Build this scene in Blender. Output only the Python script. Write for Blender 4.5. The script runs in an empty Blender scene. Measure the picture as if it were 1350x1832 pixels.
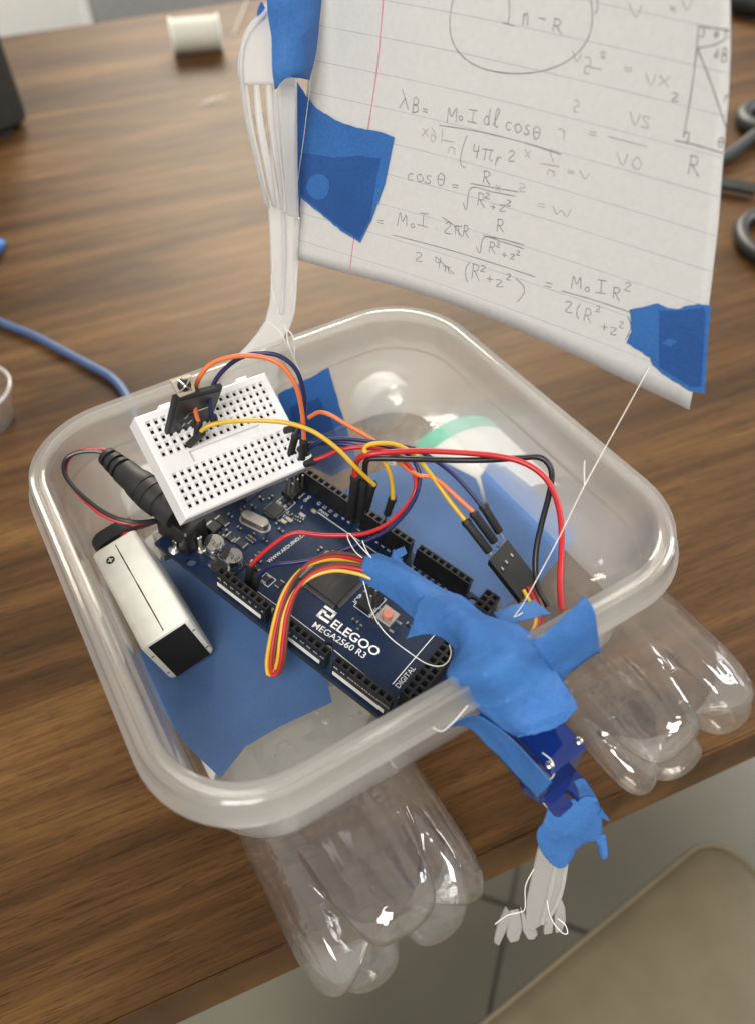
import bpy, bmesh, math, random
from mathutils import Vector as V, Matrix, noise
from mathutils.geometry import tessellate_polygon
random.seed(7)
sc = bpy.context.scene
COL = sc.collection

# ------------------------------------------------------------------ camera, world, lamps, exposure
# All lengths are millimetres in the boat's frame (rim of the tub = z 0); the table top lies at TZ. W() turns mm into metres.
TZ = -115.0
def W(v): return V((v[0]*.001, v[1]*.001, (v[2]-TZ)*.001))
CAM = V((-69.670, -144.198, 171.812))
CR = V((0.85702797, -0.51500867, -0.01640491)); CU = V((0.39925543, 0.64360304, 0.65297031)); CF = V((0.32572713, 0.56616357, -0.75720582))
FPX = 1374.8
cd = bpy.data.cameras.new('camera'); co = bpy.data.objects.new('camera', cd); COL.objects.link(co)
cd.sensor_fit = 'VERTICAL'; cd.sensor_height = 36.0; cd.lens = FPX/1832*36
cd.clip_start = .01; cd.clip_end = 50
m = Matrix((CR, CU, -CF)).transposed().to_4x4(); m.translation = W(CAM); co.matrix_world = m
cd.dof.use_dof = True; cd.dof.focus_distance = .236; cd.dof.aperture_fstop = 9.0
sc.camera = co
wd = bpy.data.worlds.new('World'); sc.world = wd; wd.use_nodes = True
wd.node_tree.nodes['Background'].inputs[0].default_value = (.60, .575, .54, 1)
wd.node_tree.nodes['Background'].inputs[1].default_value = .86
def lamp(name, loc, tgt, sx, sy, power, col):
    q = (V(tgt)-V(loc)).to_track_quat('-Z', 'Y'); nx, ny = 2, 3           # a window of two by three panes, dark glazing bars between
    for i in range(nx):
        for j in range(ny):
            l = bpy.data.lights.new(name, 'AREA'); l.shape = 'RECTANGLE'; l.size = sx/nx*.88; l.size_y = sy/ny*.9; l.energy = power/(nx*ny); l.color = col
            o = bpy.data.objects.new(name, l); COL.objects.link(o); o.rotation_euler = q.to_euler()
            o.location = V(loc) + q @ V(((i-(nx-1)/2)*sx/nx, (j-(ny-1)/2)*sy/ny, 0))
lamp('window_light', (1.1, 2.05, 1.35), (.05, .1, .05), 1.5, 1.1, 72, (1, .93, .80))
lamp('side_window_light', (2.0, -.25, 1.15), (0, 0, .1), .8, 1.1, 24, (.95, .98, 1))
lamp('rear_window_light', (-1.0, -1.15, 1.95), (0, 0, .1), .9, 1.1, 46, (1, .97, .92))
sc.view_settings.view_transform = 'Standard'; sc.view_settings.look = 'None'; sc.view_settings.exposure = .12; sc.view_settings.gamma = 1
sc.cycles.use_denoising = True; sc.cycles.max_bounces = 16; sc.cycles.transmission_bounces = 12; sc.cycles.transparent_max_bounces = 24
sc.cycles.caustics_reflective = False; sc.cycles.sample_clamp_indirect = 6; sc.cycles.blur_glossy = .6

# ------------------------------------------------------------------ back-projection helpers (photo pixel + real height -> point in mm)
def ray(px, py): return CF + CR*((px-675)/FPX) - CU*((py-916)/FPX)
def P(px, py, z):
    d = ray(px, py); return CAM + d*((z-CAM.z)/d.z)
def PP(px, py, n, o):
    d = ray(px, py); return CAM + d*(((V(o)-CAM).dot(n))/d.dot(n))
BR = Matrix(((0.3618592, 0.9273408, 0.0953777), (-0.9242446, 0.3702408, -0.0932398), (-0.1217778, -0.0544126, 0.9910648)))
BO = V((-53.923, 32.569, -27.673)); BK = 1.04
def Bd(v): return BO + BR @ (V(v)*BK)          # circuit-board frame
BBR = Matrix(((0.978, -0.033, 0.206), (0.145, 0.818, -0.557), (-0.151, 0.574, 0.805)))
BBO = V((-41.121, 19.222, -3.439))
def Bb(v): return BBO + BBR @ V(v)             # breadboard frame

# ------------------------------------------------------------------ materials
MATS = {}
def newmat(name):
    mt = bpy.data.materials.new(name); mt.use_nodes = True; MATS[name] = mt
    nt = mt.node_tree; return mt, nt, nt.nodes['Principled BSDF'], nt.nodes['Material Output']
def N(nt, typ, **kw):
    n = nt.nodes.new(typ)
    for k, v in kw.items():
        if k.startswith('_'): n.inputs[k[1:].replace('_', ' ')].default_value = v
        else: setattr(n, k, v)
    return n
def ramp(nt, stops, interp='LINEAR'):
    r = nt.nodes.new('ShaderNodeValToRGB'); r.color_ramp.interpolation = interp
    e = r.color_ramp.elements
    while len(e) < len(stops): e.new(.5)
    for i, (p, c) in enumerate(stops): e[i].position = p; e[i].color = (*c, 1)
    return r
def mat(name, col, rough=.5, metal=0, var=.12, scale=200, bump=0, bscale=400, spec=.5, sss=0, trans=0):
    mt, nt, b, out = newmat(name)
    tc = N(nt, 'ShaderNodeTexCoord'); nz = N(nt, 'ShaderNodeTexNoise'); nz.inputs['Scale'].default_value = scale; nz.inputs['Detail'].default_value = 5
    nt.links.new(tc.outputs['Object'], nz.inputs['Vector'])
    lo = tuple(max(0, c*(1-var)) for c in col); hi = tuple(min(1, c*(1+var)) for c in col)
    r = ramp(nt, [(.3, lo), (.7, hi)]); nt.links.new(nz.outputs['Fac'], r.inputs[0]); nt.links.new(r.outputs[0], b.inputs['Base Color'])
    b.inputs['Roughness'].default_value = rough; b.inputs['Metallic'].default_value = metal; b.inputs['Specular IOR Level'].default_value = spec
    if bump:
        n2 = N(nt, 'ShaderNodeTexNoise'); n2.inputs['Scale'].default_value = bscale; n2.inputs['Detail'].default_value = 4
        nt.links.new(tc.outputs['Object'], n2.inputs['Vector'])
        bp = N(nt, 'ShaderNodeBump'); bp.inputs['Strength'].default_value = bump; bp.inputs['Distance'].default_value = .0004
        nt.links.new(n2.outputs['Fac'], bp.inputs['Height']); nt.links.new(bp.outputs[0], b.inputs['Normal'])
    if trans:
        tr = N(nt, 'ShaderNodeBsdfTranslucent'); nt.links.new(r.outputs[0], tr.inputs['Color'])
        mx = N(nt, 'ShaderNodeMixShader'); mx.inputs[0].default_value = trans
        nt.links.new(b.outputs[0], mx.inputs[1]); nt.links.new(tr.outputs[0], mx.inputs[2]); nt.links.new(mx.outputs[0], out.inputs['Surface'])
    return mt
def thinfresnel(nt, ior, bp):
    g = N(nt, 'ShaderNodeNewGeometry'); mr = N(nt, 'ShaderNodeMapRange'); mr.inputs['To Min'].default_value = ior; mr.inputs['To Max'].default_value = 1/ior
    nt.links.new(g.outputs['Backfacing'], mr.inputs['Value']); fr = N(nt, 'ShaderNodeFresnel'); nt.links.new(mr.outputs[0], fr.inputs['IOR'])
    if bp: nt.links.new(bp.outputs[0], fr.inputs['Normal'])
    return fr
def frosted(name, col, milky, clear, rough, gloss, ior=1.42):
    """thin milky plastic sheet: diffuse + translucent milk, blurred see-through, clear see-through, surface gloss"""
    mt, nt, b, out = newmat(name)
    L = nt.links.new
    tc = N(nt, 'ShaderNodeTexCoord'); nz = N(nt, 'ShaderNodeTexNoise'); nz.inputs['Scale'].default_value = 26; nz.inputs['Detail'].default_value = 4; L(tc.outputs['Object'], nz.inputs['Vector'])
    bp = N(nt, 'ShaderNodeBump'); bp.inputs['Strength'].default_value = .25; bp.inputs['Distance'].default_value = .0006; L(nz.outputs['Fac'], bp.inputs['Height'])
    df = N(nt, 'ShaderNodeBsdfDiffuse'); df.inputs['Color'].default_value = (*col, 1)
    tl = N(nt, 'ShaderNodeBsdfTranslucent'); tl.inputs['Color'].default_value = (*col, 1)
    m1 = N(nt, 'ShaderNodeMixShader'); m1.inputs[0].default_value = .55; L(df.outputs[0], m1.inputs[1]); L(tl.outputs[0], m1.inputs[2])
    rf = N(nt, 'ShaderNodeBsdfRefraction'); rf.inputs['IOR'].default_value = 1.12; rf.inputs['Roughness'].default_value = rough; rf.inputs['Color'].default_value = (.97, .965, .955, 1)
    tp = N(nt, 'ShaderNodeBsdfTransparent'); tp.inputs['Color'].default_value = (.97, .965, .955, 1)
    m2 = N(nt, 'ShaderNodeMixShader'); m2.inputs[0].default_value = clear; L(rf.outputs[0], m2.inputs[1]); L(tp.outputs[0], m2.inputs[2])
    m3 = N(nt, 'ShaderNodeMixShader'); m3.inputs[0].default_value = milky; L(m2.outputs[0], m3.inputs[1]); L(m1.outputs[0], m3.inputs[2])
    gl = N(nt, 'ShaderNodeBsdfGlossy'); gl.inputs['Roughness'].default_value = gloss; L(bp.outputs[0], gl.inputs['Normal'])
    fr = thinfresnel(nt, ior, bp)
    m4 = N(nt, 'ShaderNodeMixShader'); L(fr.outputs[0], m4.inputs[0]); L(m3.outputs[0], m4.inputs[1]); L(gl.outputs[0], m4.inputs[2])
    L(m4.outputs[0], out.inputs['Surface']); return mt
def clearplastic(name, col, ior=1.5, bscale=60, bstr=.5, haze=.03, refr=1.06, hcol=(.9, .9, .88), fmin=0):
    mt, nt, b, out = newmat(name); L = nt.links.new
    tc = N(nt, 'ShaderNodeTexCoord'); nz = N(nt, 'ShaderNodeTexNoise'); nz.inputs['Scale'].default_value = bscale; nz.inputs['Detail'].default_value = 3; nz.inputs['Distortion'].default_value = .6; L(tc.outputs['Object'], nz.inputs['Vector'])
    bp = N(nt, 'ShaderNodeBump'); bp.inputs['Strength'].default_value = bstr; bp.inputs['Distance'].default_value = .0016; L(nz.outputs['Fac'], bp.inputs['Height'])
    tp = N(nt, 'ShaderNodeBsdfTransparent'); tp.inputs['Color'].default_value = (*col, 1)
    rf = N(nt, 'ShaderNodeBsdfRefraction'); rf.inputs['IOR'].default_value = refr; rf.inputs['Roughness'].default_value = .01; rf.inputs['Color'].default_value = (*col, 1); L(bp.outputs[0], rf.inputs['Normal'])
    m0 = N(nt, 'ShaderNodeMixShader'); m0.inputs[0].default_value = .35; L(tp.outputs[0], m0.inputs[1]); L(rf.outputs[0], m0.inputs[2])
    dd = N(nt, 'ShaderNodeBsdfDiffuse'); dd.inputs['Color'].default_value = (*hcol, 1); tt_ = N(nt, 'ShaderNodeBsdfTranslucent'); tt_.inputs['Color'].default_value = (*hcol, 1)
    df = N(nt, 'ShaderNodeAddShader'); L(dd.outputs[0], df.inputs[0]); L(tt_.outputs[0], df.inputs[1])
    m1 = N(nt, 'ShaderNodeMixShader'); m1.inputs[0].default_value = haze; L(m0.outputs[0], m1.inputs[1]); L(df.outputs[0], m1.inputs[2])
    gl = N(nt, 'ShaderNodeBsdfGlossy'); gl.inputs['Roughness'].default_value = .06; L(bp.outputs[0], gl.inputs['Normal'])
    fr = thinfresnel(nt, ior, bp)
    fm = N(nt, 'ShaderNodeMapRange'); fm.inputs['To Min'].default_value = fmin; fm.inputs['To Max'].default_value = 1; L(fr.outputs[0], fm.inputs['Value'])
    m2 = N(nt, 'ShaderNodeMixShader'); L(fm.outputs[0], m2.inputs[0]); L(m1.outputs[0], m2.inputs[1]); L(gl.outputs[0], m2.inputs[2])
    L(m2.outputs[0], out.inputs['Surface']); return mt
def woodmat():
    mt, nt, b, out = newmat('walnut laminate'); L = nt.links.new
    tc = N(nt, 'ShaderNodeTexCoord')
    def streak(sx, sy, detail, dist=.0, off=0):
        mp = N(nt, 'ShaderNodeMapping'); mp.inputs['Scale'].default_value = (sx, sy, 6); mp.inputs['Location'].default_value = (off, off*1.7, 0)
        L(tc.outputs['Object'], mp.inputs['Vector'])
        nz = N(nt, 'ShaderNodeTexNoise'); nz.inputs['Scale'].default_value = 1; nz.inputs['Detail'].default_value = detail; nz.inputs['Roughness'].default_value = .6; nz.inputs['Distortion'].default_value = dist
        L(mp.outputs[0], nz.inputs['Vector']); return nz
    a = streak(2.4, 19, 6, 1.0); c = streak(6, 150, 7, .6, 3.1); d = streak(30, 760, 4, .3, 7.7); e = streak(85, 1500, 2, .2, 11.)
    ra = ramp(nt, [(.26, (.026, .0108, .0035)), (.40, (.053, .0226, .0070)), (.50, (.085, .0388, .0118)), (.60, (.126, .0618, .0192)), (.74, (.180, .096, .032))]); L(a.outputs['Fac'], ra.inputs[0])
    rc = ramp(nt, [(.30, (.52, .47, .43)), (.50, (.95, .95, .95)), (.72, (1.35, 1.33, 1.28))]); L(c.outputs['Fac'], rc.inputs[0])
    m1 = N(nt, 'ShaderNodeMix', data_type='RGBA', blend_type='MULTIPLY'); m1.inputs['Factor'].default_value = .85; L(ra.outputs[0], m1.inputs['A']); L(rc.outputs[0], m1.inputs['B'])
    rd = ramp(nt, [(.30, (.42, .38, .36)), (.48, (.95, .95, .95)), (.75, (1.25, 1.22, 1.18))]); L(d.outputs['Fac'], rd.inputs[0])
    m2 = N(nt, 'ShaderNodeMix', data_type='RGBA', blend_type='MULTIPLY'); m2.inputs['Factor'].default_value = .8; L(m1.outputs['Result'], m2.inputs['A']); L(rd.outputs[0], m2.inputs['B'])
    re_ = ramp(nt, [(.33, (.30, .25, .22)), (.42, (1, 1, 1))]); L(e.outputs['Fac'], re_.inputs[0])
    m3 = N(nt, 'ShaderNodeMix', data_type='RGBA', blend_type='MULTIPLY'); m3.inputs['Factor'].default_value = .8; L(m2.outputs['Result'], m3.inputs['A']); L(re_.outputs[0], m3.inputs['B'])
    L(m3.outputs['Result'], b.inputs['Base Color'])
    b.inputs['Roughness'].default_value = .50; b.inputs['Specular IOR Level'].default_value = .27; b.inputs['Specular Tint'].default_value = (1, .87, .68, 1)
    bp = N(nt, 'ShaderNodeBump'); bp.inputs['Strength'].default_value = .25; bp.inputs['Distance'].default_value = .0003; L(d.outputs['Fac'], bp.inputs['Height']); L(bp.outputs[0], b.inputs['Normal'])
def tapemat(name, col, trans=.32, crumple=0):
    mt, nt, b, out = newmat(name); L = nt.links.new
    tc = N(nt, 'ShaderNodeTexCoord'); 
    nz = N(nt, 'ShaderNodeTexNoise'); nz.inputs['Scale'].default_value = 1300; nz.inputs['Detail'].default_value = 3; L(tc.outputs['Object'], nz.inputs['Vector'])
    n2 = N(nt, 'ShaderNodeTexNoise'); n2.inputs['Scale'].default_value = 70; n2.inputs['Detail'].default_value = 3; L(tc.outputs['Object'], n2.inputs['Vector'])
    ad = N(nt, 'ShaderNodeMath', operation='ADD'); L(nz.outputs['Fac'], ad.inputs[0]); L(n2.outputs['Fac'], ad.inputs[1])
    hf = N(nt, 'ShaderNodeMath', operation='MULTIPLY'); hf.inputs[1].default_value = .5; L(ad.outputs[0], hf.inputs[0])
    r = ramp(nt, [(.30, tuple(c*.82 for c in col)), (.52, col), (.72, tuple(min(1, c*1.12+.008) for c in col))]); L(hf.outputs[0], r.inputs[0]); L(r.outputs[0], b.inputs['Base Color'])
    b.inputs['Roughness'].default_value = .55; b.inputs['Specular IOR Level'].default_value = .35
    bp = N(nt, 'ShaderNodeBump'); bp.inputs['Strength'].default_value = .45; bp.inputs['Distance'].default_value = .0003; L(nz.outputs['Fac'], bp.inputs['Height']); L(bp.outputs[0], b.inputs['Normal'])
    if crumple:
        vo = N(nt, 'ShaderNodeTexVoronoi'); vo.inputs['Scale'].default_value = 80; vo.inputs['Randomness'].default_value = 1; L(tc.outputs['Object'], vo.inputs['Vector'])
        b2 = N(nt, 'ShaderNodeBump'); b2.inputs['Strength'].default_value = crumple; b2.inputs['Distance'].default_value = .004; L(vo.outputs['Distance'], b2.inputs['Height']); L(bp.outputs[0], b2.inputs['Normal']); L(b2.outputs[0], b.inputs['Normal'])
    tr = N(nt, 'ShaderNodeBsdfTranslucent'); L(r.outputs[0], tr.inputs['Color'])
    mx = N(nt, 'ShaderNodeMixShader'); mx.inputs[0].default_value = trans; L(b.outputs[0], mx.inputs[1]); L(tr.outputs[0], mx.inputs[2]); L(mx.outputs[0], out.inputs['Surface'])
woodmat()
tapemat('blue tape', (.058, .215, .58)); tapemat('blue tape crumpled', (.070, .235, .60), .3, .3); tapemat('blue tape doubled', (.030, .115, .38), .22)
frosted('frosted tub', (.90, .88, .845), .24, .72, .28, .10, 1.5); frosted('frosted tub wall', (.92, .91, .895), .24, .84, .28, .12); frosted('cut fork', (.92, .915, .90), .40, .45, .12, .08); frosted('frosted tub floor', (.86, .84, .815), .06, .92, .22, .20, 1.28)
clearplastic('clear bottle', (.985, .98, .97), ior=1.68, bscale=52, bstr=.9, haze=.032, refr=1.05, fmin=.055); clearplastic('clear ring', (.97, .97, .97), bstr=.1)
clearplastic('servo blue', (.10, .14, .70), bstr=.15, haze=.8, refr=1.1, hcol=(.007, .028, .17), fmin=.03)
frosted('white fork', (.92, .92, .915), .68, .35, .15, .08)
mat('paper', (.73, .725, .71), .85, var=.03, scale=700, bump=.06, bscale=900, trans=.30)
mat('pencil', (.19, .19, .195), .6); mat('pencil faint', (.40, .39, .38), .8); mat('rule blue', (.46, .47, .50), .8); mat('rule pink', (.62, .22, .28), .8)
mat('pcb navy', (.0060, .018, .052), .32, var=.25, scale=900, bump=.15, bscale=1500); mat('pcb edge', (.02, .025, .03), .6)
mat('black plastic', (.010, .010, .011), .38, var=.25); mat('black rubber', (.014, .014, .014), .55, var=.25, bump=.2); mat('dark hole', (.003, .003, .003), .9)
mat('chip', (.018, .018, .02), .45); mat('metal', (.62, .60, .56), .28, 1, var=.1); mat('bright metal', (.86, .86, .85), .22, 1, var=.03); mat('dull metal', (.40, .385, .35), .4, 1, var=.15); mat('gold metal', (.55, .42, .20), .35, 1)
mat('silk', (.80, .80, .77), .6); mat('white plastic', (.80, .79, .785), .38, var=.03, bump=.05); mat('white body', (.82, .81, .73), .35, var=.05, bump=.06)
mat('thread', (.86, .84, .80), .8); mat('salmon', (.62, .20, .14), .45); mat('copper tan', (.45, .40, .30), .4); mat('label white', (.72, .73, .71), .5, var=.04); mat('label green', (.10, .50, .36), .5)
for nme, c in dict(orange=(.72, .17, .045), navy=(.012, .016, .085), yellow=(.68, .42, .025), red=(.50, .018, .022), black=(.010, .010, .011), brown=(.13, .045, .028)).items():
    mat('wire '+nme, c, .36, var=.08)
mat('blue cable', (.050, .095, .21), .42, var=.1); mat('dark case', (.030, .028, .025), .6, var=.2, bump=.15); mat('spool thread', (.60, .585, .50), .8, var=.05, bump=.4, bscale=900); mat('grey panel', (.30, .30, .29), .6)
mat('white panel', (.80, .79, .74), .6, var=.03); mat('tile', (.235, .222, .175), .30, var=.10, scale=5, bump=.05, bscale=40); mat('grout', (.22, .21, .20), .85); mat('leather', (.205, .165, .098), .5, var=.10, scale=30, bump=.35, bscale=260)
mat('scissor grip', (.016, .018, .017), .45, var=.2); mat('red print', (.55, .02, .03), .4)

# ------------------------------------------------------------------ mesh builder
class MB:
    def __init__(s): s.v = []; s.f = []; s.m = []
    def add(s, vs, fs, mi=0):
        b = len(s.v); s.v += [V(x) for x in vs]; s.f += [tuple(b+i for i in f) for f in fs]; s.m += [mi]*len(fs)
    def box(s, x0, y0, z0, x1, y1, z1, xf=None, mi=0, ch=0):
        if ch:
            c = min(ch, .49*min(x1-x0, y1-y0, z1-z0)); pr = []
            for (zz, d) in ((z0, c), (z0+c, 0), (z1-c, 0), (z1, c)):
                e = d if d else 0
                X0, X1, Y0, Y1 = x0+e, x1-e, y0+e, y1-e; k = c*.7
                pr.append([(X0+k, Y0, zz), (X1-k, Y0, zz), (X1, Y0+k, zz), (X1, Y1-k, zz), (X1-k, Y1, zz), (X0+k, Y1, zz), (X0, Y1-k, zz), (X0, Y0+k, zz)])
            vs = [p for l in pr for p in l]; fs = [tuple(range(7, -1, -1)), tuple(range(24, 32))]
            for l in range(3):
                for i in range(8): fs.append((l*8+i, l*8+(i+1) % 8, l*8+8+(i+1) % 8, l*8+8+i))
        else:
            vs = [(x, y, z) for z in (z0, z1) for x, y in ((x0, y0), (x1, y0), (x1, y1), (x0, y1))]
            fs = [(3, 2, 1, 0), (4, 5, 6, 7), (0, 1, 5, 4), (1, 2, 6, 5), (2, 3, 7, 6), (3, 0, 4, 7)]
        s.add([xf(p) for p in vs] if xf else vs, fs, mi)
    def tube(s, path, r, sides=8, mi=0, cap=True):
        path = [V(p) for p in path]; n = len(path); rad = r if isinstance(r, (list, tuple)) else [r]*n
        t0 = (path[1]-path[0]).normalized(); nn = t0.orthogonal().normalized(); vs = []
        for i in range(n):
            t = (path[min(i+1, n-1)]-path[max(i-1, 0)]).normalized()
            nn = (nn - t*nn.dot(t)); nn = nn.normalized() if nn.length > 1e-9 else t.orthogonal().normalized()
            b = t.cross(nn)
            for k in range(sides):
                a = 2*math.pi*k/sides; vs.append(path[i]+(nn*math.cos(a)+b*math.sin(a))*rad[i])
        fs = [(i*sides+k, i*sides+(k+1) % sides, (i+1)*sides+(k+1) % sides, (i+1)*sides+k) for i in range(n-1) for k in range(sides)]
        if cap: fs += [tuple(range(sides-1, -1, -1)), tuple(range((n-1)*sides, n*sides))]
        s.add(vs, fs, mi)
    def lathe(s, prof, a, b, sides=24, mi=0):
        """prof: (radius, distance along axis a->b)"""
        a = V(a); ax = (V(b)-a).normalized(); n = ax.orthogonal().normalized(); bb = ax.cross(n); vs = []
        for r, h in prof:
            for k in range(sides):
                t = 2*math.pi*k/sides; vs.append(a+ax*h+(n*math.cos(t)+bb*math.sin(t))*r)
        m_ = len(prof)
        fs = [(i*sides+k, i*sides+(k+1) % sides, (i+1)*sides+(k+1) % sides, (i+1)*sides+k) for i in range(m_-1) for k in range(sides)]
        fs += [tuple(range(sides-1, -1, -1)), tuple(range((m_-1)*sides, m_*sides))]
        s.add(vs, fs, mi)
    def plate(s, pts, off, mi=0):
        """pts: planar-ish 3d outline; off: vector to the back face"""
        pts = [V(p) for p in pts]; n = len(pts); tr = tessellate_polygon([pts])
        s.add(pts+[p+V(off) for p in pts], [tuple(t) for t in tr]+[tuple(n+i for i in reversed(t)) for t in tr]+[(i, (i+1) % n, n+(i+1) % n, n+i) for i in range(n)], mi)
    def ribbon(s, path, w, n, mi=0):
        path = [V(p) for p in path]; vs = []
        for i, p in enumerate(path):
            t = (path[min(i+1, len(path)-1)]-path[max(i-1, 0)]); t = t.normalized() if t.length > 1e-9 else V((1, 0, 0))
            sd = t.cross(V(n)).normalized()*(w*.5*(.75+.5*random.random())); vs += [p-sd, p+sd]
        s.add(vs, [(2*i, 2*i+1, 2*i+3, 2*i+2) for i in range(len(path)-1)], mi)
    def build(s, name, mats, parent=None, smooth=True, angle=40, mods=None, origin=None):
        if isinstance(mats, str): mats = [mats]
        if origin is None: origin = parent['_o'] if parent is not None and '_o' in parent else s.v[0]
        origin = V(origin)
        me = bpy.data.meshes.new(name); me.from_pydata([(p-origin)*.001 for p in s.v], [], s.f)
        for x in mats: me.materials.append(MATS[x])
        me.polygons.foreach_set('material_index', s.m)
        bm = bmesh.new(); bm.from_mesh(me); bmesh.ops.recalc_face_normals(bm, faces=bm.faces); bm.to_mesh(me); bm.free()
        if smooth:
            me.polygons.foreach_set('use_smooth', [True]*len(me.polygons)); me.set_sharp_from_angle(angle=math.radians(angle))
        me.update(); o = bpy.data.objects.new(name, me); COL.objects.link(o)
        if parent is not None: o.parent = parent
        else: o.location = W(origin)
        if parent is None: o['_o'] = list(origin)
        elif '_o' in parent: o['_o'] = list(parent['_o'])
        for typ, kw in (mods or []):
            md = o.modifiers.new(typ.lower(), typ)
            for k, v in kw.items(): setattr(md, k, v)
        return o
def tag(o, label, cat, group=None, kind=None):
    o['label'] = label; o['category'] = cat
    if group: o['group'] = group
    if kind: o['kind'] = kind
    return o
def thing(name, origin, label, cat, group=None):
    o = bpy.data.objects.new(name, None); COL.objects.link(o); o.empty_display_size = .01
    o.location = W(origin); o['_o'] = list(origin); return tag(o, label, cat, group)
def mb(fn):
    b = MB(); fn(b); return b
def smooth(pts, k=6):
    pts = [V(p) for p in pts]; out = []
    for i in range(len(pts)-1):
        p0 = pts[max(i-1, 0)]; p1 = pts[i]; p2 = pts[i+1]; p3 = pts[min(i+2, len(pts)-1)]
        for j in range(k):
            t = j/k; out.append(.5*((2*p1)+(p2-p0)*t+(2*p0-5*p1+4*p2-p3)*t*t+(3*p1-p0-3*p2+p3)*t**3))
    return out+[pts[-1]]
def patchmesh(rows, k=6, jit=.25, torn=.5, seed=0, planefn=None):
    """smooth sheet through rows of control points, wrinkled, with torn first and last rows"""
    f = planefn or (lambda q: P(*q)); R = [smooth([f(q) for q in r], k) for r in rows]
    cols = [smooth([r[j] for r in R], k) for j in range(len(R[0]))]; m_ = len(cols[0]); n = len(cols); b = MB(); vs = []
    for i in range(m_):
        for j in range(n):
            p = cols[j][i].copy(); q = p*.11+V((seed*3.1, 0, 0))
            p += noise.noise_vector(q)*jit+noise.noise_vector(q*3.3)*jit*.18
            rg = 1-abs(noise.noise(p*.16+V((seed*7.7, 1, 2))))*3.2; rg2 = 1-abs(noise.noise(p*.30+V((3, seed*5.1, 2))))*3.2
            p += -CF*(max(0, rg)**5*jit*1.6+max(0, rg2)**6*jit*.9)
            if i in (0, m_-1): p += noise.noise_vector(p*2.6)*torn*.45+noise.noise_vector(p*7.1)*torn*.4
            vs.append(p)
    b.add(vs, [(i*n+j, i*n+j+1, (i+1)*n+j+1, (i+1)*n+j) for i in range(m_-1) for j in range(n-1)]); return b
SOL = [('SOLIDIFY', dict(thickness=.00018, offset=0))]
def holegrid(b, us, vs_, xf, zt, pitch=2.54, o1=1.7, o2=1.1, d1=.7, d2=4, edge=None, mh=1):
    """top skin with square funnel holes; returns nothing. us, vs_: hole centres; cells of one pitch"""
    h = pitch/2
    for u in us:
        for v in vs_:
            def sq(a, z): return [xf((u-a, v-a, z)), xf((u+a, v-a, z)), xf((u+a, v+a, z)), xf((u-a, v+a, z))]
            vv = sq(h, zt)+sq(o1/2, zt)+sq(o2/2, zt-d1)+sq(o2/2, zt-d2); q = [(0, 1), (1, 2), (2, 3), (3, 0)]
            b.add(vv, [(l*4+i, l*4+j, l*4+4+j, l*4+4+i) for l in (0, 1) for i, j in q]); b.add(vv[8:], [(i, j, 4+j, 4+i) for i, j in q]+[(4, 5, 6, 7)], mh)
def textmesh(s, size, xf, bold=0, align='LEFT', sx=1):
    cu = bpy.data.curves.new('t', 'FONT'); cu.body = s; cu.size = size; cu.offset = bold; cu.align_x = align; cu.resolution_u = 3
    ob = bpy.data.objects.new('t', cu); COL.objects.link(ob); bpy.context.view_layer.update()
    me = bpy.data.meshes.new_from_object(ob.evaluated_get(bpy.context.evaluated_depsgraph_get()))
    b = MB(); b.add([xf((v.co.x*sx, v.co.y, 0)) for v in me.vertices], [tuple(p.vertices) for p in me.polygons])
    bpy.data.objects.remove(ob); bpy.data.curves.remove(cu); bpy.data.meshes.remove(me); return b

# ================================================================== SETTING: floor, table, chair
FZ = TZ-735
EX = V((.9887, -.150, 0)); EY = V((.150, .9887, 0))       # along / across the table edge
E0 = V((2.1, -87.6, TZ))
def Tb(v): return E0 + EX*v[0] + EY*v[1] + V((0, 0, v[2]))
fl = mb(lambda b: b.box(-2600, -1600, FZ-30, 2600, 3200, FZ-5)).build('floor', 'grout', smooth=False); fl['kind'] = 'structure'
g0 = P(912, 1622, FZ); gx = (P(1046, 1668, FZ)-g0); gx.z = 0; gx.normalize(); gy = V((-gx.y, gx.x, 0))
if gy.y < 0: gy = -gy
for i in range(-4, 4):
    for j in range(-3, 6):
        x0, y0 = i*450.0, j*450.0
        c = g0+gx*(x0+225)+gy*(y0+225)
        if abs(c.x) > 2300 or c.y > 2900 or c.y < -1300: continue
        mb(lambda b: b.box(x0+2.5, y0+2.5, -6, x0+447.5, y0+447.5, 0, lambda q: g0+gx*q[0]+gy*q[1]+V((0, 0, q[2])), ch=1.2)).build('tile', 'tile', fl, smooth=False)
tb = thing('table', Tb((0, 0, 0)), 'dark walnut grain table carrying the plastic tub boat', 'table')
tt = MB()
def Tl(v): return V(v)
o = mb(lambda b: b.box(-1000, 1.0, -36, 1000, 950, 0)); ob = o.build('table_top', 'walnut laminate', tb, smooth=False, origin=(0, 0, 0))
ob.rotation_euler.z = math.atan2(EX.y, EX.x)
o = mb(lambda b: b.box(-1000, -.4, -35.8, 1000, .97, -.12, ch=.25)); ob = o.build('edge_band', 'walnut laminate', tb, smooth=False, origin=(0, 0, 0)); ob.rotation_euler.z = math.atan2(EX.y, EX.x)
for sx in (-930, 930):
    for sy in (60, 890):
        mb(lambda b: b.box(sx-30, sy-30, FZ-TZ, sx+30, sy+30, -36.5, lambda q: Tb(q), ch=3)).build('leg', 'walnut laminate', tb, smooth=False)

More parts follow.
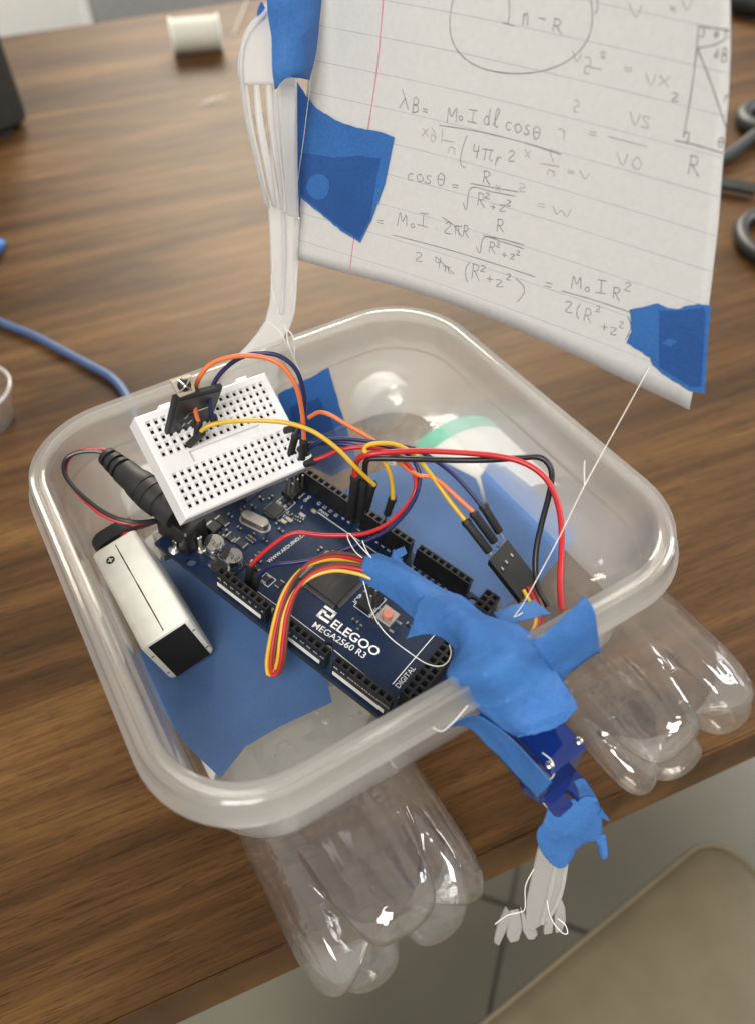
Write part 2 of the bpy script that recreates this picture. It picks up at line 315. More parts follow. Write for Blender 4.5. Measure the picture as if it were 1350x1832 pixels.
# chair: cushion corner with a piped seam
CZ = -430.0
ca = P(1285, 1478, CZ); cb = P(858, 1832, CZ); cx = (cb-ca).normalized(); cy = V((-cx.y, cx.x, 0))
if cy.dot(P(1350, 1700, CZ)-ca) < 0: cy = -cy
ch = thing('chair', ca+cx*230+cy*230+V((0, 0, FZ-CZ)), 'beige leather chair with piped seat below the table edge', 'chair')
def rrect(hx, hy, r, n=10, m_=6):
    out = []
    for cxx, cyy, a0 in ((hx-r, hy-r, 0), (-(hx-r), hy-r, 90), (-(hx-r), -(hy-r), 180), (hx-r, -(hy-r), 270)):
        for i in range(n+1):
            a = math.radians(a0+90*i/n); out.append((cxx+r*math.cos(a), cyy+r*math.sin(a)))
        nx = len(out)
    return out
def ringloft(b, loops, xf, cap0=True, cap1=True, mi=0):
    n = len(loops[0]); base = len(b.v)
    b.add([xf(p) for l in loops for p in l], [(i*n+k, i*n+(k+1) % n, (i+1)*n+(k+1) % n, (i+1)*n+k) for i in range(len(loops)-1) for k in range(n)]
          + ([tuple(range(n-1, -1, -1))] if cap0 else [])+([tuple(range((len(loops)-1)*n, len(loops)*n))] if cap1 else []), mi)
def chl(q): return ca+cx*(q[0]+228)+cy*(q[1]+228)+V((0, 0, q[2]))
b = MB(); loops = []
for ins, z in ((6, -78), (1, -70), (0, -40), (0, -14), (2, -9), (5, -5), (14, -1.5), (40, 2.5), (90, 7), (150, 9), (200, 9.5)): loops.append([(x, y, z) for x, y in rrect(230-ins, 230-ins, max(8, 30-ins*.12))])
ringloft(b, loops, chl); b.build('seat_cushion', 'leather', ch)
b = MB(); rr = [chl((x, y, -6.5)) for x, y in rrect(227.5, 227.5, 28)]; b.tube(rr+rr[:2], 1.8, 8); b.build('piping', 'leather', ch)
for sx in (-195, 195):
    for sy in (-195, 195):
        mb(lambda b: b.tube([chl((sx, sy, -76)), chl((sx*1.03, sy*1.03, FZ-CZ))], [16, 11], 10)).build('leg', 'dark case', ch)
# ================================================================== TUB
hx0, hy0, r0 = 81.3, 76.3, 29.0
FLOOR = -48.6
prof = [(-14, -48.6), (-10.8, -48.3), (-8.6, -47.0), (-7.4, -44.5), (-7.0, -41), (-6.5, -17.0), (-6.4, -16.2), (-5.6, -15.6), (-5.4, -14.8), (-5.2, -3.6), (-5.1, -1.4), (-4.7, -.3), (-4.0, .1), (-3.1, .05), (-2.6, -.7), (-2.3, -1.5), (-1.8, -1.6), (-1.4, -.9), (-.5, -.35), (.2, -.8), (.5, -2.4), (.6, -4.2), (.9, -4.9), (1.3, -6.6), (2.1, -7.5), (2.6, -8.0), (2.65, -8.6), (2.2, -8.9), (1.3, -8.3), (.3, -7.0), (-.1, -4.6), (-.3, -2.2), (-1.2, -1.9), (-3.2, -2.4), (-4.1, -3.0), (-4.4, -14.6), (-4.7, -16.4), (-5.5, -17.0), (-5.7, -18), (-6.1, -42), (-6.5, -46), (-7.7, -48.6), (-9.8, -49.8), (-14, -50)]
def rr_loop(o, z):
    out = []
    for x, y in rrect(hx0+o, hy0+o, r0+o*.9, 12):
        k = max(0, min(1, (x+y-70)/70))         # the far corner of the soft tub is squeezed in a little
        out.append((x-3.0*k, y-1.2*k, z + .5*math.sin(x*.035+1)*(z > -13)))
    return out
def refine(l, n=5):
    out = []
    for i in range(len(l)):
        a, b_ = V(l[i]), V(l[(i+1) % len(l)]); s = n if (b_-a).length > 12 else 1
        out += [tuple(a.lerp(b_, t/s)) for t in range(s)]
    return out
tub = thing('plastic_tub', (0, 0, -50), 'frosted square plastic food tub forming the boat hull', 'food container')
b = MB(); loops = [refine(rr_loop(o, z)) for o, z in prof]; n = len(loops[0])
fl0 = [[(x*s, y*s, z) for x, y, z in loops[0]] for s in (.25, .6, .85)]; fl1 = [[(x*s, y*s, z) for x, y, z in loops[-1]] for s in (.85, .6, .25)]
al = fl0+loops+fl1
cut0, cut1 = 3+9, 3+33      # inner lip to flange underside = rim
ringloft(b, al, lambda q: V(q)); nl = len(al)
for i, f in enumerate(b.f):
    zc = sum(b.v[k].z for k in f)/len(f); b.m[i] = 1 if zc < -47.4 else (2 if zc < -9.2 else 0)
tubb = b.build('bowl', ['frosted tub', 'frosted tub floor', 'frosted tub wall'], tub, angle=24)
# moulded recycling arrow and drips on the tub floor
def embossed(pts, r): return mb(lambda b: b.tube(smooth([P(x, y, FLOOR+.2) for x, y in pts], 4), r, 6))
embossed([(492, 1352), (496, 1333), (508, 1325), (518, 1326), (520, 1331), (514, 1330)], .35).build('recycling_mark', 'frosted tub', tub)
embossed([(534, 1345), (524, 1332), (519, 1326)], .3).build('recycling_mark', 'frosted tub', tub)
for (x, y, r) in ((583, 1291, 1.5), (628, 1283, .7), (644, 1276, .8), (566, 1275, .6), (741, 826, 1.3), (757, 815, .9), (729, 815, 1.), (640, 690, 1.2), (650, 683, .7)):
    c = P(x, y, FLOOR); mb(lambda b: b.lathe([(.05, r*.55), (r*.55, r*.45), (r*.9, r*.2), (r, 0)], c, c+V((0, 0, 1)), 12)).build('bubble', 'clear bottle', tub)

# ================================================================== BOTTLES
def bottle(cxx, ang0, label):
    R0 = 30.8; cz = -53.3-R0; ye = -104.5
    root = thing('plastic_bottle', (cxx, -20, TZ), label, 'bottle', 'bottles used as floats')
    Lp = [(0.01, 10), (6, 9.6), (12, 7.4), (17, 3.0), (21, .6), (24, 0), (26.6, .8), (28.8, 3.2), (30.2, 7), (31.0, 12), (31.3, 18), (31.3, 26), (31.2, 34), (31.2, 42), (31.2, 48)]
    Vp = [(0.01, 10), (5, 10.3), (9.5, 10.9), (13.5, 11.8), (17, 13), (20, 14.6), (22.8, 16.6), (25.2, 19), (27.2, 22), (28.6, 25.6), (29.5, 29.6), (30.1, 34), (30.6, 38.5), (31.0, 43), (31.2, 48)]
    S = 180; b = MB(); vs = []
    def pt(r, s, a): r *= R0/31.2; return V((cxx+r*math.cos(a), ye+s, cz+r*math.sin(a)))
    L2 = smooth([(p[0], p[1], 0) for p in Lp], 3); V2 = smooth([(p[0], p[1], 0) for p in Vp], 3); rows = []
    for l, v in zip(L2, V2):
        row = []
        for k in range(S):
            a = 2*math.pi*k/S; d = (a-ang0) % (2*math.pi/5); d = min(d, 2*math.pi/5-d)          # distance to the nearest valley
            w = 1-.72*math.exp(-(d/math.radians(6.0))**2)-.28*math.exp(-(d/math.radians(17))**2); rr_ = l.x*w+v.x*(1-w); ss = l.y*w+v.y*(1-w); g = (math.radians(36)-d-math.radians(13))/math.radians(2.6)   # two shallow moulded grooves on each lobe
            rr_ -= .75*math.exp(-g*g)*max(0, min(1, (ss-6)/6))*max(0, min(1, (40-ss)/8))*(rr_ > 20); row.append(pt(rr_, ss, a))
        rows.append(row)
    for r, s in ((31.2, 56), (31.0, 60), (30.2, 62), (30.2, 64), (31.0, 66), (31.2, 70), (31.2, 100), (31.2, 130), (31.2, 154), (31.0, 158), (30, 163), (27.5, 171), (23, 180), (18, 187), (14.5, 192), (13.2, 196), (13, 203), (15.5, 203.6), (15.5, 205), (13, 205.6), (13, 209)):
        rows.append([pt(r, s, 2*math.pi*k/S) for k in range(S)])
    b.add([q for r in rows for q in r], [(i*S+k, i*S+(k+1) % S, (i+1)*S+(k+1) % S, (i+1)*S+k) for i in range(len(rows)-1) for k in range(S)])
    b.build('shell', 'clear bottle', root, angle=75)
    def sleeve(y0, y1, r, m_, nm):
        b = MB(); S2 = 64; vs = []
        for rr_, yy in ((r, y0), (r, y1), (r-.12, y1), (r-.12, y0), (r, y0)):
            vs += [V((cxx+rr_*math.cos(2*math.pi*k/S2), yy, cz+rr_*math.sin(2*math.pi*k/S2))) for k in range(S2)]
        b.add(vs, [(i*S2+k, i*S2+(k+1) % S2, (i+1)*S2+(k+1) % S2, (i+1)*S2+k) for i in range(4) for k in range(S2)]); return b.build(nm, m_, root)
    sleeve((-30 if cxx < 0 else 4), (62 if cxx < 0 else 43.9), R0+.18, 'label white', 'paper_label')
    if cxx > 0: sleeve(44, 52, R0+.19, 'label green', 'label_border')
    b = MB(); b.lathe([(14.6, 0), (14.9, .6), (14.9, 11), (14.2, 12.4), (12, 12.8)], (cxx, ye+206.5, cz), (cxx, ye+220, cz), 36); b.build('cap', 'label white', root)
bottle(-38.5, math.radians(57), 'clear ribbed bottle under the near left side of the tub')
bottle(79.5, math.radians(24), 'clear ribbed bottle under the right side of the tub, behind the servo')

# ================================================================== TAPES UNDER THE TUB
def tapeobj(b, label, m_='blue tape crumpled', parts=True): return tag(b.build('blue_tape', m_, mods=SOL), label, 'tape', 'strips of blue masking tape')
UZ = -50.35
def wallpt(px, py, y): d = ray(px, py); return CAM+d*((y-CAM.y)/d.y)
def sheet(poly, fn, m_, off, label=None, parent=None, nm='blue_tape', seed=1):
    """flat torn tape piece from an outline on a surface fn"""
    out = []
    for i, (x, y) in enumerate(poly):
        x2, y2 = poly[(i+1) % len(poly)]; d = math.hypot(x2-x, y2-y); n = max(1, int(d/7))
        for t in range(n): out.append((x+(x2-x)*t/n+(random.uniform(-.9, .9) if d < 60 else 0), y+(y2-y)*t/n+(random.uniform(-.9, .9) if d < 60 else 0)))
    b = MB(); b.plate([fn(x, y) for x, y in out], off); o = b.build(nm, m_, parent, smooth=False)
    if label: tag(o, label, 'tape', 'strips of blue masking tape')
    return o
UO = V((0, 0, -.15))
uz = lambda d: (lambda x, y: P(x, y, -50.06-d))
t1 = sheet([(300, 945), (430, 985), (560, 1110), (594, 1256), (500, 1300), (440, 1335), (395, 1392), (330, 1330), (285, 1262), (248, 1175)], uz(.05), 'blue tape', UO, 'wide blue tape seen through the tub floor beside the white battery')
sheet([(310, 985), (395, 1180), (440, 1332), (395, 1388), (330, 1327), (286, 1258), (250, 1172)], uz(.30), 'blue tape doubled', UO, None, t1, 'doubled_layer')
t2_ = sheet([(612, 880), (660, 850), (765, 812), (850, 855), (868, 905), (925, 1000), (962, 1045), (900, 1085), (800, 1080), (700, 1000)], uz(.05), 'blue tape', UO, 'flat pale blue tape under the tub floor right of the circuit board')
sheet([(762, 815), (840, 852), (850, 870), (800, 862)], uz(.35), 'blue tape doubled', UO, None, t2_, 'doubled_layer')
t3_ = sheet([(858, 852), (876, 826), (905, 836), (940, 862), (1000, 928), (1030, 962), (988, 1012), (962, 1044), (927, 1000), (895, 950), (872, 903)], uz(.28), 'blue tape', UO, 'folded bright blue tape under the tub behind the black servo plug')
sheet([(862, 868), (890, 880), (940, 925), (1000, 985), (962, 1042), (927, 1000), (880, 922)], uz(.5), 'blue tape doubled', UO, None, t3_, 'doubled_layer')
t4_ = sheet([(497, 705), (540, 683), (588, 657), (600, 700), (612, 740), (640, 828), (592, 852), (530, 822), (505, 760)], lambda x, y: wallpt(x, y, 67.5), 'blue tape', V((0, -.15, 0)), 'blue tape square on the far wall beside the white breadboard')
sheet([(520, 728), (570, 712), (590, 745), (618, 826), (592, 846), (540, 815)], lambda x, y: wallpt(x, y, 67.25), 'blue tape doubled', V((0, -.1, 0)), None, t4_, 'doubled_layer')

# ================================================================== CIRCUIT BOARD
bd = thing('circuit_board', Bd((50, 26, -1.6)), 'navy microcontroller board with black pin headers lying in the tub', 'circuit board')
H = 8.5
ol = [(0, 0), (96.5, 0), (99.1, 2.5), (99.1, 10), (101.6, 12.7), (101.6, 48), (99.1, 50.5), (99.1, 53.3), (0, 53.3)]
# board blank with a real mounting hole
b = MB(); outl = []; hc = [(13.97+1.6*math.cos(a), 2.54+1.6*math.sin(a)) for a in [2*math.pi*k/16 for k in range(16)]]
def drill(b, outline, holes, z0, z1, xf):
    loops = [[V((x, y, 0)) for x, y in outline]]+[[V((x, y, 0)) for x, y in reversed(h)] for h in holes]; flat = [p for l in loops for p in l]; tr = tessellate_polygon(loops); n = len(flat)
    b.add([xf((p.x, p.y, z1)) for p in flat]+[xf((p.x, p.y, z0)) for p in flat], [tuple(t) for t in tr]+[tuple(n+i for i in reversed(t)) for t in tr])
    k = 0
    for l in loops:
        q = len(l); b.add([xf((p.x, p.y, z)) for z in (z0, z1) for p in l], [(i, (i+1) % q, q+(i+1) % q, q+i) for i in range(q)], 1); k += q
h2 = [(66.0+1.6*math.cos(a), 7.6+1.6*math.sin(a)) for a in [2*math.pi*k/16 for k in range(16)]]
h3 = [(90.2+1.6*math.cos(a), 50.8+1.6*math.sin(a)) for a in [2*math.pi*k/16 for k in range(16)]]
drill(b, ol, [hc, h2, h3], -1.6, 0, Bd); b.build('board_blank', ['pcb navy', 'pcb edge'], bd, smooth=False)
def header(x0, n, y, rows=1, dirn='x'):
    b = MB(); w = 2.54
    if dirn == 'x': us = [x0+i*w for i in range(n)]; vs_ = [y+j*w for j in range(rows)]
    else: us = [x0+j*w for j in range(rows)]; vs_ = [y+i*w for i in range(n)]
    a0, a1, c0, c1 = us[0]-1.27, us[-1]+1.27, vs_[0]-1.27, vs_[-1]+1.27
    vv = [Bd((x, yy, z)) for z in (.05, H) for x, yy in ((a0, c0), (a1, c0), (a1, c1), (a0, c1))]
    b.add(vv, [(3, 2, 1, 0), (0, 1, 5, 4), (1, 2, 6, 5), (2, 3, 7, 6), (3, 0, 4, 7)]); holegrid(b, us, vs_, Bd, H, o1=1.75, o2=1.2, d1=.5, d2=5)
    return b.build('pin_header', ['black plastic', 'dark hole'], bd, smooth=False)
header(27.94, 8, 2.54); header(50.8, 8, 2.54); header(73.66, 8, 2.54)
header(18.8, 10, 50.8); header(45.72, 8, 50.8); header(68.58, 8, 50.8); header(93.98, 18, 7.62, 2, 'y')
def bbox(nm, m_, x0, y0, z0, x1, y1, z1, chf=.0, parent=None): return mb(lambda b: b.box(x0, y0, z0, x1, y1, z1, Bd, ch=chf)).build(nm, m_, parent or bd, smooth=False)
def cyl(nm, m_, x, y, prof_, parent=None, sides=24):
    return mb(lambda b: b.lathe(prof_, Bd((x, y, 0)), Bd((x, y, 10)), sides)).build(nm, m_, parent or bd)
# printed strips and tiny digits on the faces of the low headers
for x0, x1 in ((27, 45), (50, 68), (73, 91.5)):
    bbox('label_strip', 'silk', x0, 1.02, 1.4, x1, 1.24, 3.0)
    for i in range(8):
        xx = (28, 50.8, 73.7)[(27, 50, 73).index(x0)]+i*2.54
        textmesh(('IO', 'RS', '3V', '5V', 'G', 'G', 'V', 'A')[i] if x0 == 27 else ('A%d' % (i+(0 if x0 == 50 else 8))), 1.35, lambda q: Bd((xx-.75+q[0], 1.22, 5.3+q[1]))).build('printed_text', 'silk', bd, smooth=False)
# power jack, usb
jk = bbox('power_jack', 'black plastic', -1.8, 3.2, .05, 11.8, 12.4, 10.8, .6)
cyl('jack_tab', 'metal', 6.8, 2.2, [(1.9, .1), (1.9, .35), (1.1, 1.0), (.6, 1.4)], jk); bbox('jack_tab', 'metal', 5.9, 2.5, .1, 7.6, 3.1, 4.2, .1, jk)
cyl('jack_tab', 'metal', 13.0, 8.0, [(1.7, .1), (1.8, .4), (1.2, 1.1)], jk); bbox('jack_tab', 'metal', 11.9, 7.2, .2, 12.9, 8.8, 6.5, .3, jk)
mb(lambda b: b.lathe([(.75, 0), (.75, .25), (.4, .6)], Bd((12.9, 8, 6.3)), Bd((14, 8, 6.6)), 14)).build('jack_tab', 'metal', jk)
us = bbox('usb_socket', 'metal', -6, 31.8, .05, 10.2, 43.8, 10.9, .3)
bbox('socket_opening', 'dark hole', -6.12, 33, 1.2, -6.02, 42.6, 9.6, 0, us)
# processor with gull-wing leads
mc = mb(lambda b: b.box(-7.4, -7.4, .35, 7.4, 7.4, 1.35, lambda q: Bd((51.5+(q[0]+q[1])*0+q[0], 27.6+q[1], q[2])), ch=.18)).build('processor_chip', 'chip', bd, smooth=False)
def leads(c, half, n, pitch, L=1.25):
    b = MB()
    for i in range(n):
        t = (i-(n-1)/2)*pitch
        for k in range(4):
            def xf(q, k=k):
                x, y = q[0], q[1]
                for _ in range(k): x, y = -y, x
                return Bd((c[0]+x, c[1]+y, q[2]))
            w = pitch*.27
            b.box(t-w, half-.1, .55, t+w, half+.45, .72, xf); b.box(t-w, half+.4, .06, t+w, half+L, .2, xf); b.box(t-w, half+.35, .1, t+w, half+.5, .72, xf)
    return b
o = leads((51.5, 27.6), 7.4, 25, .57).build('chip_leads', 'dull metal', mc, smooth=False); o['kind'] = 'stuff'
textmesh('ATMEGA', 1.9, lambda q: Bd((47.3+q[0], 28.4+q[1], 1.40))).build('printed_text', 'chip', mc, smooth=False)
MATS['chip mark'] = mat('chip mark', (.055, .055, .055), .6)
for i, s in enumerate(('ATMEGA2560', '16AU')): textmesh(s, 1.7, lambda q: Bd((54.5-q[1]-2.4*i, 22.5+q[0], 1.39))).build('printed_text', 'chip mark', mc, smooth=False)
u16 = mb(lambda b: b.box(16.8, 32.8, .25, 22.0, 38.0, 1.1, Bd, ch=.15)).build('usb_chip', 'chip', bd, smooth=False); o = leads((19.4, 35.4), 2.6, 8, .55, .5).build('chip_leads', 'dull metal', u16, smooth=False); o['kind'] = 'stuff'
# crystal
def stadium(L, w, n=8):
    return [(L/2-w/2+w/2*math.cos(a), w/2*math.sin(a)) for a in [math.radians(-90+180*i/n) for i in range(n+1)]]+[(-(L/2-w/2)+w/2*math.cos(a), w/2*math.sin(a)) for a in [math.radians(90+180*i/n) for i in range(n+1)]]
b = MB(); ca_, sa_ = math.cos(.2), math.sin(.2)
def xc(q): return Bd((18.4+q[0]*ca_-q[1]*sa_, 27.0+q[0]*sa_+q[1]*ca_, q[2]))
ringloft(b, [[(x*k, y*k, z) for x, y in stadium(L, w)] for L, w, k, z in ((11.4, 4.9, 1, .1), (11.4, 4.9, 1, .6), (10.2, 3.9, 1, .8), (10.0, 3.7, 1, 3.3), (9.4, 3.2, 1, 3.6))], xc); b.build('crystal', 'dull metal', bd, angle=35)
# electrolytic capacitors
for (x, y) in ((16.6, 10.4), (24.6, 10.4)):
    cp = cyl('capacitor', 'bright metal', x, y, [(3.25, .6), (3.25, 1.2), (3.1, 1.5), (3.25, 1.8), (3.25, 5.2), (3.05, 5.5)], None, 32)
    bbox('capacitor_base', 'black plastic', x-3.3, y-3.3, .05, x+3.3, y+3.3, .6, .3, cp)
    b = MB(); a0 = math.radians(205); b.plate([Bd((x+3.0*math.cos(a0+math.radians(t)), y+3.0*math.sin(a0+math.radians(t)), 5.58)) for t in range(-62, 63, 6)], BR @ V((0, 0, -.05))); b.build('black_segment', 'black plastic', cp, smooth=False)
    for i, s in enumerate(('CS', '47', '25V')): textmesh(s, 1.6, lambda q: Bd((x-.9-q[1]*-.2+1.5*i-.6+q[1]*-1+.9, y-1.4+q[0], 5.60))).build('printed_text', 'dark hole', cp, smooth=False)
# reset button, ICSP headers, second crystal and odd parts
bt = bbox('reset_button', 'metal', 70.6, 23.6, .1, 76.6, 29.6, 3.2, .25)
cyl('button_cap', 'salmon', 73.6, 26.6, [(1.75, 3.1), (1.75, 4.2), (1.6, 4.45)], bt)
for yy in (24.5, 28.5): bbox('button_leg', 'dull metal', 76.6, yy-.4, .05, 78.0, yy+.4, .3, 0, bt); bbox('button_leg', 'dull metal', 69.3, yy-.4, .05, 70.6, yy+.4, .3, 0, bt)
def pinblock(x0, y0, nx, ny):
    r = bbox('pin_block', 'black plastic', x0-1.27, y0-1.27, .05, x0+2.54*(nx-1)+1.27, y0+2.54*(ny-1)+1.27, 2.5, .3)
    for i in range(nx):
        for j in range(ny): bbox('pin', 'metal', x0+2.54*i-.32, y0+2.54*j-.32, 2.5, x0+2.54*i+.32, y0+2.54*j+.32, 8.4, .12, r)
pinblock(64.6, 25.8, 2, 3); pinblock(17.6, 43.4, 2, 3)
# solder pads, chip resistors and other small parts
random.seed(11)
def smd(x, y, w, h, m_='chip', z=.55, rot=0):
    r = bbox('chip_part', m_, x-w/2, y-h/2, .05, x+w/2, y+h/2, z, .08)
    if w > h: bbox('end_cap', 'metal', x-w/2-.25, y-h/2-.02, .04, x-w/2+.2, y+h/2+.02, z+.03, 0, r); bbox('end_cap', 'metal', x+w/2-.2, y-h/2-.02, .04, x+w/2+.25, y+h/2+.02, z+.03, 0, r)
    else: bbox('end_cap', 'metal', x-w/2-.02, y-h/2-.25, .04, x+w/2+.02, y-h/2+.2, z+.03, 0, r); bbox('end_cap', 'metal', x-w/2-.02, y+h/2-.2, .04, x+w/2+.02, y+h/2+.25, z+.03, 0, r)
for q in [(13.4, 16.5, 1.6, .8), (14.2, 18.8, 1.6, .8), (16.5, 17.4, 2.8, 2.0), (20.6, 18.2, 3.6, 2.6), (21, 23, .8, 1.6), (25.5, 24.2, 1.6, .8), (26.5, 30.8, 1.6, .8), (10, 24, 1.6, .9), (11, 29, .9, 1.6), (13, 32, 1.6, .8), (12.5, 36.5, 1.6, .8), (14.5, 39, .8, 1.6), (23.5, 32.5, .8, 1.5), (27.5, 18.5, .8, 1.6), (29.5, 17, 1.6, .8), (31.2, 14.2, 1.8, 1.0), (28.2, 14.0, .9, 1.6), (36.2, 13.2, 1.8, 2.6), (40.5, 14.6, 1.6, 2.6), (43.4, 15.2, .8, 1.6), (41, 33.5, .8, 1.5), (66.5, 20, 1.6, .8), (69, 19, .8, 1.6), (80, 30, 1.6, .8), (20.8, 7.0, 3.4, 4.0), (9.8, 20.5, 4.4, 2.2), (15.8, 22.4, 1.2, .7), (24, 38.2, 1.4, .8)]: smd(*q)
for q in [(25.8, 35.8), (27.6, 40.2), (29.4, 44.2), (24.8, 34.0)]: smd(q[0], q[1], 1.9, 1.2, 'copper tan', .8)
for k in range(4): smd(26.2+k*.9, 37.8+k*.2, .5, 1.3)
for k in range(5): smd(20.2+k*.75, 21.4, .42, 1.2)
bbox('regulator', 'chip', 8.2, 14.4, .1, 12.0, 18.6, 1.9, .3); bbox('regulator_tab', 'dull metal', 7.0, 14.9, .05, 8.2, 18.1, .9, .1)
bbox('regulator', 'chip', 20.2, 4.8, .1, 24.8, 8.6, 2.0, .3); bbox('regulator_tab', 'dull metal', 24.8, 5.6, .05, 25.9, 7.6, .8, .1)
for i in range(2):
    for j in range(2): cyl('solder_pad', 'dull metal', 18.4+2.3*i, 40.0+2.2*j-.6, [(.75, .03), (.7, .12), (.3, .16)], None, 12)
# silk-screen lettering and lines
SZ = .05
def silk(s, x, y, size, rot=0, bold=0, sx=1):
    c, s_ = math.cos(math.radians(rot)), math.sin(math.radians(rot))
    textmesh(s, size, lambda q: Bd((x+q[0]*c-q[1]*s_, y+q[0]*s_+q[1]*c, SZ)), bold, sx=sx).build('printed_text', 'silk', bd, smooth=False)
def sline(pts, w=.28, nm='printed_line'):
    b = MB(); b.ribbon([Bd((x, y, SZ)) for x, y in pts], w, BR @ V((0, 0, 1))); b.build(nm, 'silk', bd, smooth=False)
silk('ELEGOO', 61.6, 13.55, 4.35, 3, .075, 1.03); silk('MEGA2560 R3', 57.6, 9.75, 3.1, 5.5, .02, 1.02)
st = math.radians(3)
def lg(q): return (56.3+q[0]*math.cos(st)-q[1]*math.sin(st), 13.5+q[0]*math.sin(st)+q[1]*math.cos(st))
def lrect(x0, y0, x1, y1): b = MB(); b.plate([Bd((*lg((x, y)), SZ+.02)) for x, y in ((x0, y0), (x1, y0), (x1, y1), (x0, y1))], BR @ V((0, 0, -.05))); b.build('printed_logo', 'silk', bd, smooth=False)
for q in ((0, 0, 4.6, .95), (0, 0, .95, 3.2), (0, 2.3, 1.9, 3.2), (.0, 3.95, 4.6, 4.9), (3.7, 1.75, 4.6, 4.9), (1.9, 1.75, 4.6, 2.65)): lrect(*q)
silk('DIGITAL', 90.3, 10.6, 2.3, 90); sline([(91.2, 10.2), (88.0, 10.2), (88.0, 22)], .0001); sline([(88.0, 10.6), (88.0, 44)], .3)
silk('ANALOG IN', 50.2, 6.3, 2.0); sline([(49.5, 8.6), (64, 8.6)]); sline([(68, 8.0), (86.5, 7.4), (88.5, 5.4), (91.5, 5.4)], .3)
silk('POWER', 38.6, 5.6, 2.0); sline([(36.2, 8.2), (46, 8.4)]); silk('ICSP', 62.9, 25.0, 2.0, 90); silk('WWW.ARDUINO.CC', 32.5, 18.6, 1.75, 86, .01)
silk('PWM', 30.0, 45.6, 1.7, 0); sline([(28.5, 45.0), (58, 45.0)]); silk('RX', 22.6, 37.4, 1.5); silk('TX', 22.6, 35.6, 1.5); silk('L', 24.6, 42.6, 1.6); silk('AREF', 20.8, 48.6, 1.5, -90); silk('GND', 23.3, 48.8, 1.5, -90)
for i, s in enumerate(('13', '12', '11', '10', '9', '8')): silk(s, 27.6+2.54*i, 49.2, 1.7, -90)
for i in range(8): silk(str(7-i), 44.8+2.54*i, 48.9, 1.7, -90); silk(str(14+i), 67.6+2.54*i, 49.2, 1.7, -90)
for i in range(0, 17): silk('\u25B8' if False else ('>' if i % 3 else str(22+2*i)), 91.6, 8.2+2.54*i, 1.3, 0)
silk('1', 42.8, 29.6, 1.8); silk('RESET', 69.3, 24.4, 1.4, 90)
sline([(26.2, 12.0), (27.8, 13.4), (27.6, 16)]); sline([(34.4, 11.6), (38.4, 11.6), (38.4, 15.2), (34.4, 15.2), (34.4, 11.6)]); sline([(62.8, 24.2), (62.8, 32.6), (69.0, 32.6)]); sline([(62.8, 24.0), (69, 24.0), (69, 32.6)])
sline([(17.2, 38.6), (22.1, 38.6), (22.1, 43), (17.2, 43), (17.2, 38.6)])
# spare cell wedged under the raised end of the board
a_, b_ = P(284, 980, -38), P(330, 960, -38)
cell = thing('battery_cell', a_, 'small silver and red cell under the raised left corner of the board', 'battery')
mb(lambda b: b.lathe([(5, 0), (5.2, .3), (5.2, 44), (5, 44.4)], a_, b_, 24)).build('cell_body', 'metal', cell); mb(lambda b: b.lathe([(5.24, 0), (5.24, 3)], a_+(b_-a_).normalized()*3, b_, 24)).build('red_band', 'red print', cell)

# ================================================================== BREADBOARD with module
bb = thing('breadboard', Bb((20.3, 14, -8.5)), 'small white solderless breadboard propped on the circuit board', 'breadboard')
us_ = [i*2.54 for i in range(17)]; lo = [j*2.54 for j in range(5)]; hi_ = [17.78+j*2.54 for j in range(5)]
b = MB(); holegrid(b, us_, lo+hi_, Bb, 0, o1=2.0, o2=.95, d1=1.0, d2=3.2)
X0, X1, Y0, Y1 = -3.2, 43.9, -3.5, 31.4; a0, a1 = -1.27, 41.91; y1, y2, y3, y4 = -1.27, 11.43, 16.51, 29.21
def quad(x0, yq0, x1, yq1, z=0): b.add([Bb((x0, yq0, z)), Bb((x1, yq0, z)), Bb((x1, yq1, z)), Bb((x0, yq1, z))], [(0, 1, 2, 3)])
c = .5
quad(X0+c, Y0+c, X1-c, y1); quad(X0+c, y4, X1-c, Y1-c); quad(X0+c, y1, a0, y4); quad(a1, y1, X1-c, y4)
# trough between the two hole fields
T0, T1, TY0, TY1 = 7.2, 33.6, 12.0, 15.7
quad(a0, y2, a1, TY0); quad(a0, TY1, a1, y3); quad(a0, TY0, T0, TY1); quad(T1, TY0, a1, TY1); quad(T0+.35, TY0+.35, T1-.35, TY1-.35, -1.3)
rect = [(T0, TY0), (T1, TY0), (T1, TY1), (T0, TY1)]; rin = [(T0+.35, TY0+.35), (T1-.35, TY0+.35), (T1-.35, TY1-.35), (T0+.35, TY1-.35)]
b.add([Bb((x, y, 0)) for x, y in rect]+[Bb((x, y, -1.3)) for x, y in rin], [(i, (i+1) % 4, 4+(i+1) % 4, 4+i) for i in range(4)])
so = [(X0+c, Y0+c), (X1-c, Y0+c), (X1-c, Y1-c), (X0+c, Y1-c)]; s1 = [(X0, Y0), (X1, Y0), (X1, Y1), (X0, Y1)]
b.add([Bb((x, y, 0)) for x, y in so]+[Bb((x, y, -.5)) for x, y in s1]+[Bb((x, y, -8.5)) for x, y in s1], [(l*4+i, l*4+(i+1) % 4, l*4+4+(i+1) % 4, l*4+4+i) for l in (0, 1) for i in range(4)]+[(8, 9, 10, 11)])
b.build('body', ['white plastic', 'dark hole'], bb, smooth=False)
for sx in (6, 34): mb(lambda b: b.box(sx, Y1, -6.5, sx+4, Y1+1.6, -2, Bb, ch=.3)).build('side_clip', 'white plastic', bb, smooth=False)
